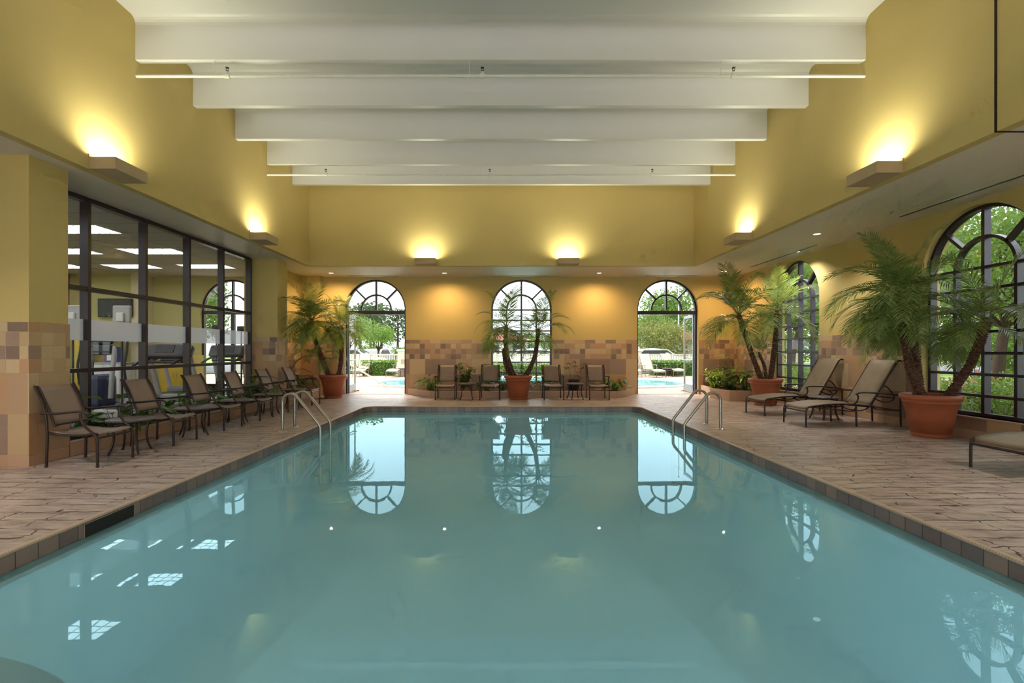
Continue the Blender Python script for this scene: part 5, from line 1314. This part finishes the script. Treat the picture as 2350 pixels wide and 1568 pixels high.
# cars
def make_car(color):
    e = empty('parked_car'); m = MB(); W = .86
    prof = [(-2.2, .35), (-2.22, .62), (-2.1, .86), (-1.55, .95), (-1.0, 1.38), (-.2, 1.47), (.6, 1.40), (1.25, .96), (2.0, .84), (2.2, .62), (2.18, .35)]
    rows = []
    for s, sc, top in ((-1, .97, 0), (-1, 1.0, 0), (1, 1.0, 0), (1, .97, 0)):
        rows.append([(x, s * W * sc * (1.0 if z < .9 else .86), z) for x, z in prof])
    m.grid([rows[0], rows[1]], True); m.grid([rows[1], rows[2]], True); n = len(prof)
    for rr in (rows[0], rows[3]): m.add(rr, [tuple(range(n))], False)
    m.add([rows[0][0], rows[0][-1], rows[3][-1], rows[3][0]], [(0, 1, 2, 3)], False)
    m.build('car_body', color, e)
    g = MB()
    for s in (-1, 1): g.add([(-1.35, s * W * .885, .97), (-.92, s * W * .870, 1.33), (.52, s * W * .870, 1.34), (1.02, s * W * .885, .97)], [(0, 1, 2, 3)], False)
    g.add([(.66, -.66, 1.385), (.66, .66, 1.385), (1.22, .70, 1.0), (1.22, -.70, 1.0)], [(0, 1, 2, 3)], False); g.add([(-1.06, -.66, 1.35), (-1.06, .66, 1.35), (-1.52, .70, .99), (-1.52, -.70, .99)], [(0, 1, 2, 3)], False)
    for i, v in enumerate(g.v): g.v[i] = (v[0] * 1.01, v[1] * 1.02, v[2] + .012)
    g.build('car_glass', M['dark'], e)
    for x in (-1.35, 1.35):
        for s in (-1, 1):
            q = MB(); q.lathe([(.001, -.10), (.20, -.10), (.31, -.09), (.33, -.06), (.33, .06), (.31, .09), (.20, .10), (.001, .10)], 20); q.v = [(v[0] + x, v[2] + s * (W - .08), v[1] + .33) for v in q.v]; q.build('wheel', M['black'], e)
    return e
M['carw'] = simple('car_white', (.75, .76, .78), .25, 0, .02, 3, .6); M['cars'] = simple('car_silver', (.42, .44, .47), .25, .5, .02); M['carr'] = simple('car_red', (.40, .03, .03), .25, 0, .02, 3, .6); M['carb'] = simple('car_blue', (.06, .09, .16), .25, 0, .02, 3, .6)
for col_, spots in (('carw', [(-9.6, 30.6, 3, 'white car parked just beyond the fence in the gym side door view'), (9.6, 30.6, 4, 'white car parked behind the fence in the window side door view'), (15.6, 43, 80, 'white car farther off by the lawn in the window side door view'), (2.0, 31.0, 2, 'white car beyond the middle arched window'), (-12.5, 38, 85, 'white car in the second row beyond the gym side door')]),
                    ('cars', [(-15.0, 38.3, 88, 'silver car in the second row, beyond the gym side door'), (-9.9, 38.2, 86, 'silver car behind the pillar in the gym side door view'), (-3.2, 31, 3, 'silver car parked beyond the fence left of the middle window view' if False else 'silver car parked beyond the fence between the gym side door and middle window')]),
                    ('carr', [(-13.4, 34.2, 88, 'red car between white cars beyond the gym side door')]), ('carb', [(12.7, 42.5, 84, 'dark blue car under the bronze-green tree')])):
    c0 = make_car(M[col_]); ck = tree_of(c0)
    for i, (x, y, a, lb) in enumerate(spots):
        o = c0 if i == 0 else copy_tree(c0, ck); o.location = (x, y, -.03); o.rotation_euler.z = R(a); tag(o, lb, 'car', None)
# red-roofed buildings
M['rooft'] = simple('red_roof_tile', (.50, .13, .10), .7, 0, .2, 4); M['brick'] = simple('buff_brick', (.50, .34, .24), .8, 0, .15, 5)
def building(label, x, y, w, d, h, rh, wall, nw):
    e = thing('low_building', label, 'building', (x, y, -.1)); MB().box(-w / 2, w / 2, -d / 2, d / 2, 0, h).build('walls', wall, e)
    a, b = w / 2 + .5, d / 2 + .5; g = max(.2, a - b)
    MB().add([(-a, -b, h), (a, -b, h), (a, b, h), (-a, b, h), (-g, 0, h + rh), (g, 0, h + rh)], [(0, 1, 5, 4), (1, 2, 5), (2, 3, 4, 5), (3, 0, 4), (0, 3, 2, 1)], False) 
    m = MB(); m.add([(-a, -b, h), (a, -b, h), (a, b, h), (-a, b, h), (-g, 0, h + rh), (g, 0, h + rh)], [(0, 1, 5, 4), (1, 2, 5), (2, 3, 4, 5), (3, 0, 4), (0, 3, 2, 1)], False); m.build('roof', M['rooft'], e)
    for k in range(nw):
        cx = -w / 2 + (k + .5) * w / nw; f = MB().box(cx - .55, cx + .55, -d / 2 - .06, -d / 2 + .02, .9, 2.1).build('window', M['white'], e); MB().box(cx - .47, cx + .47, -d / 2 - .08, -d / 2 - .05, .98, 2.02).build('pane', M['dark'], f)
building('white-walled building with red tiled roof beyond the middle window', -3.2, 58, 12, 8, 2.55, 1.5, M['cream'], 5)
building('buff brick building with red tiled roof beyond the window side door', 21.5, 57, 6.5, 7, 2.4, 1.4, M['brick'], 3)
e = thing('flag_pole', 'tall white pole beyond the fence in the window side door view', 'pole', (12.75, 35.0, 0)); MB().tube([(0, 0, -.1), (0, 0, 7.5)], [.06, .035], 8).build('pole_shaft', M['white'], e); MB().lathe([(.001, 0), (.06, .03), (.08, .08), (.06, .13), (.001, .16)], 12, (0, 0, 7.5)).build('finial', M['white'], e)
e = thing('round_sign', 'white round sign on a post beside the cream pillar', 'sign', (-5.72, 28.0, 0)); MB().tube([(0, 0, -.1), (0, 0, 1.5)], .025, 8).build('sign_post', M['steel'], e)
m = MB(); m.lathe([(.001, 0), (.14, 0), (.15, .01), (.14, .02), (.001, .02)], 20); m.v = [(v[0], v[2], v[1] + 1.66) for v in m.v]; m.build('sign_disc', M['white'], e)
